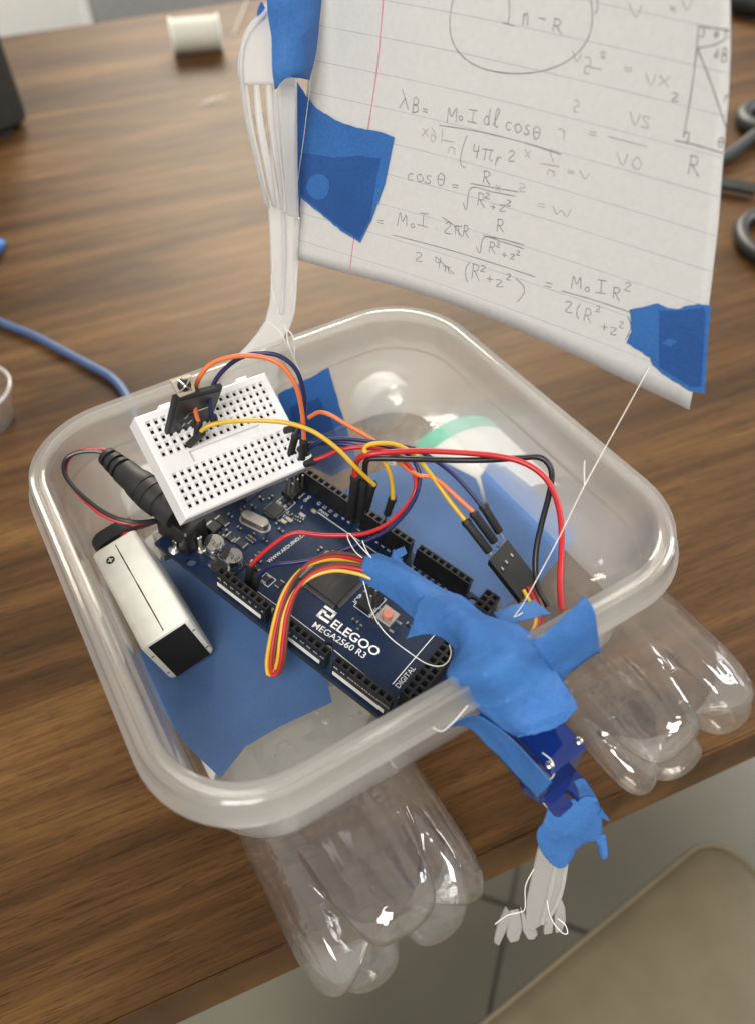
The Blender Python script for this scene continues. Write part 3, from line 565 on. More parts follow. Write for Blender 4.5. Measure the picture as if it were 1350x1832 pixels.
mb(lambda b: b.add([Bb((X1, -1.5, -1)), Bb((X1, 1.5, -1)), Bb((X1+1.8, .6, -1)), Bb((X1+1.8, -.6, -1)), Bb((X1, -1.5, -6)), Bb((X1, 1.5, -6)), Bb((X1+1.8, .6, -6)), Bb((X1+1.8, -.6, -6))], [(0, 1, 2, 3), (7, 6, 5, 4), (0, 3, 7, 4), (3, 2, 6, 7), (2, 1, 5, 6)])).build('side_clip', 'white plastic', bb, smooth=False)
# infrared module
nb = BBR @ V((0, 0, 1)); ub = BBR @ V((1, 0, 0)); vb = BBR @ V((0, 1, 0)); pl0 = PP(298, 778, nb, Bb((0, 0, 0)))
nm_ = (vb*.97 - nb*.22).normalized()
def IM(px, py, off=0): return PP(px, py, nm_, pl0) - nm_*off
im = thing('infrared_module', pl0, 'black infrared receiver module standing in the breadboard', 'sensor module')
b = MB(); b.plate([IM(313, 713), IM(399, 692), IM(378, 752), IM(350, 790), IM(298, 778)], nm_*1.4); b.build('module_board', 'pcb edge', im, smooth=False)
b = MB(); b.plate([IM(317, 718, .15), IM(395, 699, .15), IM(376, 750, .15), IM(350, 780, .15), IM(304, 773, .15)], nm_*.1); b.build('module_face', 'black plastic', im, smooth=False)
for q in ((340, 738, 372, 727), (331, 748, 338, 738), (336, 757, 342, 750), (326, 762, 330, 756)):
    b = MB(); b.ribbon([IM(q[0], q[1], .3), IM(q[2], q[3], .3)], .8, nm_); b.build('solder_trace', 'metal', im, smooth=False)
n2 = (ray(329, 692).normalized()+nm_*.35-nb*.25).normalized(); q2 = IM(330, 700, 2.5)
def IC(px, py, off=0): return PP(px, py, n2, q2) - n2*off
b = MB(); b.plate([IC(306, 683), IC(344, 671), IC(351, 701), IC(322, 712)], n2*4.6); rc = b.build('receiver_can', 'copper tan', im, smooth=False, mods=[('BEVEL', dict(width=.0004, segments=2))])
b = MB(); b.lathe([(2.0, 0), (1.95, .3), (1.7, .8), (1.25, 1.25), (.6, 1.5), (.05, 1.58)], IC(330, 689, -.2), IC(330, 689, 6), 20); b.build('receiver_lens', 'black plastic', rc)
for q in (((318, 680), (343, 698)), ((340, 677), (320, 702))):
    b = MB(); b.tube(smooth([IC(*q[0], .1), IC(.5*(q[0][0]+q[1][0]), .5*(q[0][1]+q[1][1]), 1.9), IC(*q[1], .1)], 6), .26, 6); b.build('lens_guard', 'metal', rc)

# ================================================================== BATTERY with clip lead
Rb = Matrix(((.982, -.044, -.183), (.042, .999, -.013), (.183, .006, .983))); k9 = .936
Bo = CAM+(V((-71.97, 3.885, -39.47))-CAM)*k9
def B9(v): return Bo + Rb @ V((v[0]*k9, v[1]*k9, v[2]*k9))
b9 = thing('nine_volt_battery', B9((8.75, 23, -26.5)), 'white rectangular battery with black end cap lying along the left tub wall', 'battery')
b = MB(); loops = []
for y_, ins in ((0, 1.3), (.35, .5), (1.2, 0), (45, 0), (46, .8)): loops.append([(8.75+x, y_, -13.25+z) for x, z in rrect(8.75-ins, 13.25-ins, 2.2, 6)])
ringloft(b, loops, B9); b.build('body', 'white body', b9, angle=35)
mb(lambda b: b.plate([B9((x, -.12, z)) for x, z in ((2.2, -1.2), (15.6, -1.2), (15.6, -25.2), (2.2, -25.2))], Rb @ V((0, .1, 0)))).build('black_end', 'dark hole', b9, smooth=False)
for z0, z1 in ((-7.0, -12.5), (-20.0, -25.0)):
    for xx in (1.2, 16.3): mb(lambda b: b.plate([B9((xx-.5, -.02, z0)), B9((xx+.5, -.02, z0)), B9((xx+.5, -.02, z0-.5)), B9((xx-.5, -.02, z0-.5))], Rb @ V((0, .05, 0)))).build('black_stripe', 'dark hole', b9, smooth=False)
mb(lambda b: b.ribbon([B9((8.9, 1.4+t, .05)) for t in range(0, 44, 3)], .35, Rb @ V((0, 0, 1)))).build('seam', 'dark hole', b9, smooth=False)
mb(lambda b: b.lathe([(1.45, 0), (1.45, .08)], B9((5.0, 38.5, .03)), B9((5.0, 38.5, 1)), 20)).build('plus_disc', 'dark hole', b9, smooth=False)
for w, l in ((.25, .95), (.95, .25)): mb(lambda b: b.box(5-w, 38.5-l, .1, 5+w, 38.5+l, .16, B9)).build('plus_mark', 'white body', b9, smooth=False)
for zz in (-7.2, -19.8): mb(lambda b: b.lathe([(3.2, 0), (3.2, 2.2), (2.8, 2.8)], B9((8.75, 46, zz)), B9((8.75, 56, zz)), 20)).build('terminal', 'metal', b9)
cl = thing('battery_lead', B9((8.75, 49, -26)), 'black snap connector with red and black leads to a barrel plug', 'power lead')
b = MB(); ringloft(b, [[(8.75+x, y_, -13.2+z) for x, z in rrect(7.6, 12.8, 5.5, 6)] for y_ in (47.4, 48, 52.5, 53.2)], B9); b.build('snap_cap', 'black rubber', cl, angle=35)
def wire(pts, r, k=6, sides=8): return mb(lambda b: b.tube(smooth(pts, k), r, sides))
wire([B9((6, 50, -2)), P(285, 931, -22), P(240, 937, -18), P(190, 925, -16), P(150, 893, -13), P(121, 855, -11), P(120, 828, -9), P(140, 808, -8), P(180, 803, -8), P(200, 812, -9)], .62).build('red_lead', 'wire red', cl)
wire([B9((10, 50, -2)), P(290, 930, -20), P(245, 934, -16), P(195, 921, -14), P(147, 886, -11), P(117, 850, -9), P(118, 822, -7), P(142, 809, -6), P(176, 808, -6.5), P(196, 817, -8)], .72).build('black_lead', 'wire black', cl)
p0 = P(190, 815, -9); p1 = P(318, 925, -16); ax = (p1-p0).normalized(); L = (p1-p0).length
def pp(t): return t*L
b = MB(); b.lathe([(3.1, 0), (3.3, .3), (3.4, pp(.05)), (2.6, pp(.055)), (2.6, pp(.085)), (3.7, pp(.09)), (3.8, pp(.14)), (2.9, pp(.145)), (2.9, pp(.175)), (4.0, pp(.18)), (4.1, pp(.22)), (3.2, pp(.225)), (3.2, pp(.25)), (4.4, pp(.26)), (4.6, pp(.40)), (5.2, pp(.47)), (5.5, pp(.55)), (5.45, pp(.556)), (5.2, pp(.56)), (5.2, pp(.568)), (5.5, pp(.572)), (5.7, pp(.66)), (5.4, pp(.665)), (5.4, pp(.673)), (5.7, pp(.68)), (5.4, pp(.78)), (4.9, pp(.79)), (4.9, pp(.98)), (4.4, pp(1))], p0, p1, 28); b.build('barrel_plug', 'black rubber', cl, angle=30)

# ================================================================== JUMPER WIRES
RW = .72
def jumper(col, pts, label, ends=(), r=RW, grp='jumper wires'):
    pts = [p if isinstance(p, V) else P(*p) for p in pts]
    root = thing('jumper_wire', pts[0], label, 'wire', grp); wire(pts, r, 7, 10).build('wire', 'wire '+col, root)
    for e in ends:
        a = e[0] if isinstance(e[0], V) else P(*e[0]); c = e[1] if isinstance(e[1], V) else P(*e[1]); w = e[2] if len(e) > 2 else 1.25
        ax_ = (c-a).normalized(); Ln = (c-a).length
        b = MB(); b.lathe([(w*.7, 0), (w*1.0, .25), (w*1.08, .9), (w*1.08, 1.8), (w*.95, 2.0), (w*.95, Ln-.3), (w*.8, Ln)], a, c, 14); b.build('connector', 'black rubber', root, angle=40)
        if len(e) > 3: mb(lambda b: b.tube([c, c+ax_*e[3]], .32, 6)).build('pin', 'metal', root)
    return root
jumper('orange', [(357, 757, 12), (350, 735, 16), (349, 710, 21), (356, 678, 27), (380, 650, 31), (425, 637, 33), (470, 639, 33), (505, 655, 31), (530, 692, 25), (541, 740, 15), (544, 790, 4)], 'orange jumper wire arching high over the breadboard', [((356, 752, 12.5), (352, 785, 8.0)), ((544, 785, 5), (540, 822, -2))])
jumper('navy', [(380, 745, 13), (377, 722, 17), (380, 695, 21), (395, 668, 25), (425, 643, 29), (462, 632, 31), (500, 637, 30), (530, 662, 26), (544, 705, 19), (543, 745, 12), (530, 778, 5)], 'dark navy jumper wire arching over the breadboard beside the orange arch', [((380, 742, 13), (386, 760, 9.5)), ((530, 775, 5.5), (520, 812, -1.5))])
jumper('yellow', [(356, 779, 9), (366, 766, 12), (390, 757, 13), (430, 753, 14), (480, 753, 14), (520, 758, 13), (560, 772, 11), (600, 800, 7), (630, 830, 2), (650, 850, -3), (670, 868, -8)], 'yellow jumper wire crossing the breadboard down to the far header', [((364, 772, 10.5), (337, 797, 5.5)), ((667, 864, -8), (655, 908, -22), 1.45, 3.5)])
jumper('orange', [(552, 748, 2), (570, 738, 4), (590, 742, 4), (620, 760, 2), (660, 783, -1), (695, 810, -3), (720, 832, -5), (748, 850, -6), (770, 853, -6), (790, 865, -7), (815, 888, -9), (846, 916, -12)], 'orange jumper wire running from the breadboard to the black servo plug', [((530, 765, 1), (510, 770, -1)), ((844, 915, -12), (884, 970, -20.5), 1.5, 2.6)])
jumper('navy', [(548, 806, -2), (560, 797, 1), (580, 788, 3), (610, 785, 3), (650, 788, 2), (700, 795, 1), (740, 803, 0), (775, 822, -2), (810, 848, -6), (840, 880, -10), (860, 905, -13)], 'dark navy jumper wire ending at the servo plug pin nearest the wall', [((552, 808, -2), (538, 812, -4)), ((861, 901, -13), (893, 953, -20), 1.5, 2.6)])
jumper('yellow', [(702, 892, -15), (701, 868, -10), (696, 845, -5), (685, 824, -1), (668, 812, 2), (655, 810, 4), (652, 802, 5), (662, 795, 6), (690, 793, 5), (715, 798, 3), (742, 815, 0), (765, 842, -4), (785, 870, -8), (805, 898, -11), (832, 932, -14)], 'yellow jumper wire looping from the far header to the servo plug', [((703, 889, -15), (692, 920, -25), 1.4, 3.5), ((830, 930, -14), (875, 988, -21.3), 1.5, 2.6)])
jumper('red', [(562, 823, -2), (580, 817, -1), (605, 806, 1), (640, 800, 2), (675, 803, 1), (705, 812, -1), (730, 832, -4), (743, 858, -8), (738, 888, -12), (715, 918, -14), (685, 942, -15), (650, 955, -15), (610, 958, -15), (570, 957, -15), (535, 953, -15), (510, 960, -16), (485, 978, -19), (465, 995, -22), (449, 1012, -25)], 'red jumper wire swinging from the breadboard across to the near power header', [((565, 823, -2), (546, 831, -5)), ((450, 1010, -25), (443, 1048, -33), 1.35, 3)])
jumper('navy', [(552, 795, 0), (575, 793, 1), (615, 795, 2), (660, 800, 1), (700, 803, -1), (728, 812, -3), (746, 835, -6), (750, 862, -9), (740, 895, -12), (718, 925, -14), (690, 950, -15), (650, 970, -16), (610, 985, -17), (570, 998, -18), (530, 1006, -19), (495, 1010, -20), (475, 1018, -23), (461, 1032, -26)], 'dark navy jumper wire paired with the red one to the power header', [((553, 797, 0), (535, 805, -3)), ((462, 1028, -26), (453, 1064, -34), 1.35, 3)])
jumper('red', [(636, 852, -6), (636, 832, -2), (645, 818, 2), (665, 812, 4), (710, 808, 4), (770, 807, 3), (840, 811, 2), (895, 817, 1), (940, 830, 0), (975, 856, -2), (995, 895, -5), (1003, 940, -8), (1003, 990, -11), (1001, 1045, -13), (1004, 1092, -15)], 'thick red wire sweeping from the far header to the right tub wall', [((637, 850, -6), (628, 925, -26), 1.7, 3)], .95)
jumper('black', [(653, 862, -8), (653, 838, -3), (656, 824, 0), (670, 820, 1), (730, 821, 1), (800, 823, 0), (870, 823, 0), (930, 819, 0), (962, 818, 0), (980, 830, -1), (986, 852, -3), (980, 890, -6), (967, 940, -10), (958, 985, -14), (957, 1025, -18), (963, 1055, -20), (980, 1085, -22)], 'black wire running square above the far header to the right wall', [((652, 858, -8), (643, 930, -27), 1.7, 3)], .95)
# servo plug: flat three-way housing with three metal windows
zt = -20.5
c0, c1, c2, c3 = P(873, 1001, zt), P(906, 963, zt), P(962, 1036, zt-1), P(930, 1073, zt-1)
nn = (c1-c0).cross(c3-c0).normalized(); nn = nn if nn.z > 0 else -nn
sp = thing('servo_plug', (c0+c1+c2+c3)/4-nn*2.6, 'flat black three-pin servo plug with three metal windows', 'connector')
b = MB(); b.plate([c0, c1, c2, c3], -nn*2.7); b.build('housing', 'black plastic', sp, smooth=False, mods=[('BEVEL', dict(width=.00025, segments=2))])
for (x, y) in ((898, 1017), (905, 1005), (915, 993)):
    q = P(x, y, zt+.06); b = MB(); u_ = (c1-c0).normalized(); v_ = (c3-c0).normalized(); b.plate([q-u_*.35-v_*.6, q+u_*.35-v_*.6, q+u_*.35+v_*.6, q-u_*.35+v_*.6], -nn*.1); b.build('metal_window', 'metal', sp, smooth=False)
# servo cable: three-colour ribbon, plug tail and the folded loop over the board
sv_cab = thing('servo_cable', P(640, 1015, -16), 'brown red and yellow ribbon cable folded in a loop over the board', 'cable')
def ribboncable(pts, offs, nm='conductor', root=sv_cab, k=7):
    for (col, dx, dy, dz) in offs: wire([P(x+dx, y+dy, z+dz) for x, y, z in pts], .62, k).build(nm, 'wire '+col, root)
ribboncable([(950, 1048, -21), (962, 1072, -21), (972, 1098, -19), (966, 1122, -14), (950, 1135, -9)], [('yellow', -14, 8, 0), ('red', -6, 3, 0), ('brown', 1, -1, .2)])
lp = [(660, 1010, -18), (630, 1001, -17), (595, 997, -16), (560, 1006, -16), (533, 1028, -18), (512, 1062, -21), (499, 1105, -25), (490, 1150, -29), (486, 1185, -33), (489, 1207, -36)]
def twist(pts, col, d0, d1):
    n_ = len(pts)-1; wire([P(x+d0[0]+(d1[0]-d0[0])*i/n_, y+d0[1]+(d1[1]-d0[1])*i/n_, z+d0[2]+(d1[2]-d0[2])*i/n_) for i, (x, y, z) in enumerate(pts)], .64, 7).build('conductor', 'wire '+col, sv_cab)
twist(lp, 'brown', (2, -9, 1), (6, 1, .6)); twist(lp, 'red', (0, -2, .5), (-1, 2, .3)); twist(lp, 'yellow', (-2, 5, 0), (-9, 0, 0))
lp2 = [(489, 1207, -36), (496, 1203, -35), (503, 1180, -31), (507, 1140, -26), (514, 1095, -21), (531, 1055, -17), (560, 1027, -14), (600, 1014, -13), (640, 1018, -14), (665, 1026, -15)]
twist(lp2, 'brown', (6, -1, .5), (4, -7, .8)); twist(lp2, 'red', (0, 0, .9), (0, 0, .4)); twist(lp2, 'yellow', (-7, 0, -.4), (-2, 9, 0))

# ================================================================== SERVO, its tapes and the rudder
s0, s1 = P(992, 1340, -10), P(1048, 1295, -10); sxv = (s1-s0).normalized(); syv = V((sxv.y, -sxv.x, 0)); syv = syv if syv.y < 0 else -syv
so_ = (s0+s1)/2 - syv*20.4
def Sv(v): return so_ + sxv*v[0] + syv*v[1] + V((0, 0, v[2]-10))
sv = thing('servo_motor', Sv((0, 11, -27)), 'translucent blue servo motor taped to the outside of the tub rim', 'servo')
mb(lambda b: b.box(-6.3, -.5, -22.5, 6.3, 22.6, 0, Sv, ch=.7)).build('case', 'servo blue', sv, smooth=False)
mb(lambda b: b.box(-5.2, .8, -21, 5.2, 20, -6, Sv, ch=.4)).build('motor_core', 'chip', sv, smooth=False)
b = MB(); z0, z1 = -18.6, -16.2
tab = [(-6.2, 22.5), (6.2, 22.5), (6.6, 27.5), (5.6, 28.6), (1.1, 28.6), (1.0, 25.8), (.7, 25.0), (0, 24.7), (-.7, 25.0), (-1.0, 25.8), (-1.1, 28.6), (-5.6, 28.6), (-6.6, 27.5)]
b.plate([Sv((x, y, z1)) for x, y in tab], V((0, 0, z0-z1))); b.build('mounting_tab', 'servo blue', sv, smooth=False)
mb(lambda b: b.plate([Sv((x, y, z1)) for x, y in ((-6.2, -.6), (6.2, -.6), (6.4, -6), (-6.4, -6))], V((0, 0, z0-z1)))).build('mounting_tab', 'servo blue', sv, smooth=False)
for sx in (-5.4, 5.4):
    for sy in (1.4, 20.4):
        scw = mb(lambda b: b.lathe([(1.05, 0), (1.05, .45), (.7, .75), (.05, .85)], Sv((sx, sy, -.1)), Sv((sx, sy, 3)), 16)).build('screw', 'metal', sv)
        for w, l in ((.12, .55), (.55, .12)): mb(lambda b: b.box(sx-w, sy-l, .70, sx+w, sy+l, .82, Sv)).build('screw_slot', 'dark hole', scw, smooth=False)
mb(lambda b: b.lathe([(5.8, 0), (5.8, 4), (3, 4.4), (2.3, 4.5), (2.3, 7)], Sv((0, 16.5, -22.4)), Sv((0, 16.5, -40)), 24)).build('gear_housing', 'servo blue', sv)
tapeobj(patchmesh([[(1026, 1398, -26), (1034, 1393, -25.4), (1044, 1392, -26)], [(1032, 1410, -29), (1042, 1405, -28.5), (1054, 1408, -29.5)], [(1036, 1428, -36), (1048, 1424, -36), (1064, 1426, -36)]], 5, .2, .3, 21), 'thin blue tape end poking up through the slot of the servo tab')
horn = mb(lambda b: b.box(-2.2, 12, -31.2, 2.2, 32, -29.4, Sv, ch=.5)).build('servo_horn', 'white plastic', sv, smooth=False)
tapeobj(patchmesh([[(725, 1142, -13), (738, 1108, -9), (752, 1072, -7), (781, 1056, -9)], [(775, 1137, -9), (790, 1108, -3), (806, 1082, -2), (824, 1066, -6)], [(812, 1163, -7), (832, 1138, 1), (852, 1114, 1), (874, 1103, -4)], [(798, 1206, -2), (842, 1180, 4), (890, 1148, 4), (926, 1116, 0)], [(822, 1233, -4), (872, 1212, 4.5), (926, 1178, 3), (969, 1156, -3)], [(852, 1268, -10), (905, 1252, -4), (958, 1222, -4), (1001, 1211, -8)], [(886, 1299, -14), (930, 1290, -8.6), (985, 1265, -8.6), (1028, 1258, -9.2)], [(925, 1317, -9.5), (958, 1313, -8.8), (1000, 1297, -8.8), (1022, 1274, -9.2)]], 9, .42, .7, 5), 'crumpled blue tape strapping the servo over the tub rim')
tapeobj(patchmesh([[(643, 1038, -18), (645, 1012, -13), (655, 994, -12), (676, 990, -15)], [(690, 1066, -17), (700, 1040, -11), (712, 1018, -10), (722, 1010, -13)], [(735, 1102, -16), (750, 1070, -8), (764, 1050, -8), (775, 1044, -11)], [(768, 1122, -13), (785, 1092, -5), (800, 1072, -5), (815, 1064, -8)]], 9, .3, .5, 6), 'narrow blue tape roll wrapped round the cable over the board')
tapeobj(patchmesh([[(722, 978, -13), (715, 981, -14), (706, 985, -14)], [(726, 992, -13), (712, 998, -14), (701, 992, -15)], [(702, 984, -15), (700, 1000, -14), (694, 1010, -15)], [(735, 1020, -12), (728, 1028, -12), (720, 1032, -13)], [(785, 1052, -9), (782, 1058, -9), (776, 1062, -10)]], 6, .3, .6, 7), 'small curled blue tape end beside the processor')
tapeobj(patchmesh([[(950, 1150, -77.2), (1000, 1110, -77.2), (1046, 1066, -76.8)], [(972, 1178, -80.2), (1020, 1140, -80.4), (1063, 1098, -80.2)], [(1002, 1221, -82.5), (1032, 1192, -82.6), (1072, 1165, -81.8)]], 7, .3, .9, 8, planefn=lambda q: wallpt(*q)), 'blue tape flap on the rim right of the servo')
tapeobj(patchmesh([[(793, 1304, -12), (813, 1292, -10), (838, 1281, -8)], [(833, 1300, -22), (848, 1292, -17), (862, 1284, -11)], [(880, 1342, -27), (893, 1328, -21), (906, 1314, -14)], [(930, 1394, -28), (944, 1380, -22), (956, 1366, -15)], [(960, 1428, -29), (974, 1414, -23), (986, 1400, -17)]], 6, .3, .5, 9), 'blue tape along the left flank of the servo')
tapeobj(patchmesh([[(880, 1096, -15), (915, 1083, -12), (955, 1074, -10)], [(900, 1122, -8), (940, 1108, -6), (984, 1098, -5)]], 7, .25, .6, 10), 'short blue tape inside the rim under the servo plug')
# rudder: a cut plastic fork hanging from the servo horn
def Rz(px, py): return P(px, py, -44-(py-1440)*.19)
rn = (Rz(1000, 1500)-Rz(950, 1500)).cross(Rz(950, 1650)-Rz(950, 1500)).normalized(); rn = rn if rn.dot(CF) > 0 else -rn
ru = thing('plastic_fork', Rz(950, 1690), 'cut translucent white fork hanging as rudder below the servo', 'fork', 'white plastic forks')
b = MB(); b.plate([Rz(*q) for q in ((985, 1450), (1022, 1455), (1018, 1535), (1012, 1575), (1000, 1620), (978, 1650), (950, 1668), (939, 1660), (942, 1612), (953, 1560), (964, 1512))], rn*1.5); b.build('handle', 'cut fork', ru, angle=30, mods=[('BEVEL', dict(width=.0004, segments=2))])
b = MB(); b.tube(smooth([Rz(996, 1530)-rn*.3, Rz(984, 1590)-rn*.3, Rz(968, 1650)-rn*.3], 5), .8, 8); b.build('rib', 'cut fork', ru); b = MB(); b.tube(smooth([Rz(1014, 1530)-rn*.2, Rz(1002, 1600)-rn*.2, Rz(978, 1646)-rn*.2], 5), .6, 8); b.build('rib', 'cut fork', ru)
for i, q in enumerate((((904, 1628), (914, 1640), (900, 1678), (892, 1694), (883, 1688), (889, 1662)), ((911, 1637), (929, 1633), (934, 1662), (928, 1684), (912, 1688), (905, 1676)), ((930, 1627), (939, 1640), (946, 1668), (962, 1672), (955, 1682), (943, 1682), (935, 1668)), ((974, 1657), (990, 1647), (988, 1671), (972, 1674)), ((1003, 1608), (1010, 1625), (1012, 1650), (1005, 1668), (993, 1671), (992, 1642)))):
    b = MB(); b.plate([Rz(*x) for x in q], rn*1.8); b.build('tine', 'cut fork', ru, angle=30, mods=[('BEVEL', dict(width=.0004, segments=2))])
def Rt(q): return Rz(q[0], q[1]) - rn*q[2]
tapeobj(patchmesh([[(982, 1432, .3), (1010, 1430, .6), (1036, 1422, .6), (1064, 1422, .4)], [(968, 1465, .8), (1002, 1456, 2.6), (1036, 1450, 2.2), (1074, 1448, .8)], [(957, 1488, .6), (990, 1490, 2.2), (1030, 1488, 2.2), (1070, 1497, .6)], [(963, 1513, .5), (985, 1522, 1.8), (1014, 1524, 1.8), (1040, 1503, .6)], [(982, 1540, .5), (992, 1547, .9), (1004, 1548, .9), (1020, 1536, .5)]], 6, .4, .5, 11, planefn=Rt), 'crumpled blue tape binding the rudder fork to the servo horn')
tapeobj(patchmesh([[(1062, 1430, 1), (1070, 1440, 1.4), (1066, 1450, 1)], [(1076, 1448, 2), (1083, 1456, 2.4), (1072, 1456, 1.5)]], 6, .3, .5, 12, planefn=Rt), 'tiny torn blue tape tip at the upper right of the rudder wrap')
tapeobj(patchmesh([[(1058, 1492, .6), (1072, 1490, 1), (1080, 1490, .6)], [(1067, 1510, 1), (1074, 1510, 2), (1083, 1508, 1)], [(1069, 1523, 1), (1076, 1528, 2), (1084, 1526, 1)]], 6, .3, .5, 13, planefn=Rt), 'loose blue tape tail hanging right of the rudder wrap')

# ================================================================== MAST: two plastic forks
MY = 78.0
def Mp(px, py, d=0): return wallpt(px, py, MY-d)
lf = thing('plastic_fork', Mp(450, 700), 'white plastic fork with its handle up as lower mast', 'fork', 'white plastic forks')
ol_ = [(500, 60), (532, 60), (534, 300), (536, 385), (532, 450), (529, 500), (525, 555), (514, 588), (506, 615), (500, 650), (498, 700), (440, 722), (396, 700), (412, 655), (444, 624), (463, 601), (478, 578), (486, 545), (489, 500), (487, 440), (484, 380), (490, 200)]
b = MB(); b.plate([Mp(*q) for q in ol_], V((0, 2.0, 0))); b.build('handle', 'white fork', lf, angle=30, mods=[('BEVEL', dict(width=.0005, segments=2))])
for pts in (((507, 380), (508, 470), (504, 560)), ((532, 390), (528, 480), (523, 555), (511, 592))):
    wire([Mp(x, y, .2) for x, y in pts], 1.0, 6).build('rib', 'white fork', lf)
uf = thing('plastic_fork', Mp(480, 365, 4), 'white plastic fork head with tines pointing down at the mast top', 'fork', 'white plastic forks')
def Up(px, py): 
    t = max(0, min(1, (py-20)/360)); return wallpt(px, py, MY-4-5.0*math.sin(math.pi*t))
def tine(l, r_):
    n = len(l); b = MB(); L_ = smooth([(x, y, 0) for x, y in l], 4); R_ = smooth([(x, y, 0) for x, y in r_], 4); vs = []
    for a, c in zip(L_, R_):
        A, C_ = Up(a.x, a.y), Up(c.x, c.y); vs += [A, C_, C_+V((0, 2.0, 0)), A+V((0, 2.0, 0))]
    m_ = len(L_); b.add(vs, [(i*4+k, i*4+(k+1) % 4, i*4+4+(k+1) % 4, i*4+4+k) for i in range(m_-1) for k in range(4)]+[(0, 3, 2, 1), ((m_-1)*4, (m_-1)*4+1, (m_-1)*4+2, (m_-1)*4+3)])
    return b
BV = [('BEVEL', dict(width=.0004, segments=2, limit_method='ANGLE'))]
tine([(512, -120), (506, -60), (488, -10), (470, 26), (453, 43), (440, 66), (433, 95), (430, 122), (433, 152)], [(535, -120), (536, -60), (538, -10), (536, 26), (534, 43), (532, 66), (531, 95), (530, 122), (530, 152)]).build('head', 'white fork', uf, mods=BV)
tine([(433, 152.5), (444, 224), (456, 277), (467, 325), (477, 368)], [(445, 152.5), (455, 224), (468, 285), (477, 328), (483, 368)]).build('tine', 'white fork', uf, mods=BV)
tine([(457, 152.5), (463, 224), (474, 290), (486, 350), (490, 372)], [(466, 152.5), (474, 224), (486, 290), (494, 350), (496, 372)]).build('tine', 'white fork', uf, mods=BV)
tine([(479, 152.5), (484, 224), (493, 290), (502, 350), (504, 378)], [(488, 152.5), (493, 224), (502, 290), (508, 350), (508, 378)]).build('tine', 'white fork', uf, mods=BV)
tine([(500, 152.5), (503, 224), (508, 290), (514, 350), (516, 386)], [(530, 152.5), (530, 224), (530, 290), (532, 350), (534, 390)]).build('tine', 'white fork', uf, mods=BV)
wire([Up(x, y)-V((0, .3, 0)) for x, y in ((478, 18), (454, 44), (436, 76), (431, 115), (434, 155), (444, 224), (456, 277), (467, 325), (478, 366))], .55, 5).build('edge_bead', 'white fork', uf)

# ================================================================== SAIL: ruled paper with pencil sums
A1, A2 = wallpt(531, 420, MY+1.0), wallpt(556, 60, MY+1.0); A3 = CAM + ray(1290, 250)*172
sn = (A2-A1).cross(A3-A1).normalized(); sn = sn if sn.dot(CF) > 0 else -sn
ctr = (A1+A2+A3)/3
def Sl(px, py, off=0):
    p = PP(px, py, sn, A1); t = max(0., min(1., (px-540)/760)); g = 3.0*math.sin(math.pi*t)*(1-.3*(py/500)); dv = ray(px, py)
    p = p + dv*(g/dv.dot(sn)); return p - sn*off
sail = thing('paper_sail', Sl(540, 470), 'ruled notebook paper sail covered in pencil equations', 'paper')
def lerpl(tab, t):
    for (a, p), (c, q) in zip(tab, tab[1:]):
        if t <= c: s = (t-a)/(c-a); return tuple(p[i]+(q[i]-p[i])*s for i in range(len(p)))
    return tab[-1][1]
Lf = [(0, (529, 464)), (.12, (535, 400)), (.35, (541, 280)), (.6, (550, 150)), (.75, (560, 70)), (1, (572, -70))]
Rt_ = [(0, (1232, 733)), (.10, (1250, 640)), (.22, (1267, 548)), (.4, (1284, 400)), (.55, (1292, 290)), (.68, (1302, 180)), (.8, (1306, 80)), (1, (1304, -70))]
Bt = [(0, (529, 464)), (.1, (598, 483)), (.25, (705, 511)), (.4, (806, 543)), (.55, (908, 582)), (.7, (1015, 630)), (.85, (1123, 682)), (1, (1232, 733))]
b = MB(); NU, NV = 36, 28; vs = []
for j in range(NV+1):
    v = j/NV; l = lerpl(Lf, v); r_ = lerpl(Rt_, v); l0 = Lf[0][1]; q0 = Rt_[0][1]
    for i in range(NU+1):
        u = i/NU; bx = lerpl(Bt, u); w = (1-v)**2
        vs.append(Sl(l[0]+(r_[0]-l[0])*u+w*(bx[0]-(l0[0]+(q0[0]-l0[0])*u)), l[1]+(r_[1]-l[1])*u+w*(bx[1]-(l0[1]+(q0[1]-l0[1])*u))))
b.add(vs, [(j*(NU+1)+i, j*(NU+1)+i+1, (j+1)*(NU+1)+i+1, (j+1)*(NU+1)+i) for j in range(NV) for i in range(NU)]); b.build('sheet', 'paper', sail, mods=[('SOLIDIFY', dict(thickness=.00012, offset=0))])
def pline(pts, w, m_, nm, k=5, off=.14): 
    q = smooth([(x, y, 0) for x, y in pts], k) if len(pts) > 2 else [V((pts[0][0]+(pts[-1][0]-pts[0][0])*t/14, pts[0][1]+(pts[-1][1]-pts[0][1])*t/14, 0)) for t in range(15)]
    b = MB(); b.ribbon([Sl(p.x, p.y, off) for p in q], w, sn); return b
for yl, (xr, yr) in ((-85, (1305, 56)), (-20, (1303, 131)), (44, (1298, 208)), (107, (1290, 282)), (164, (1286, 352)), (220, (1280, 422)), (274, (1273, 486)), (327, (1262, 548)), (380, (1252, 612)), (428, (1240, 676))):
    xl = 572-(yl+70)*.08; sag = (yr-yl)*.02+4; b = pline([(xl, yl), (xl*.67+xr*.33, yl*.67+yr*.33-sag), (xl*.33+xr*.67, yl*.33+yr*.67-sag*.8), (xr, yr)], .16, 0, 0, 6, .10); b.build('ruled_line', 'rule blue', sail, smooth=False)
pline([(687, -20), (676, 110), (659, 229), (645, 330), (633, 429), (625, 489)], .42, 0, 0, 6, .11).build('margin_line', 'rule pink', sail, smooth=False)
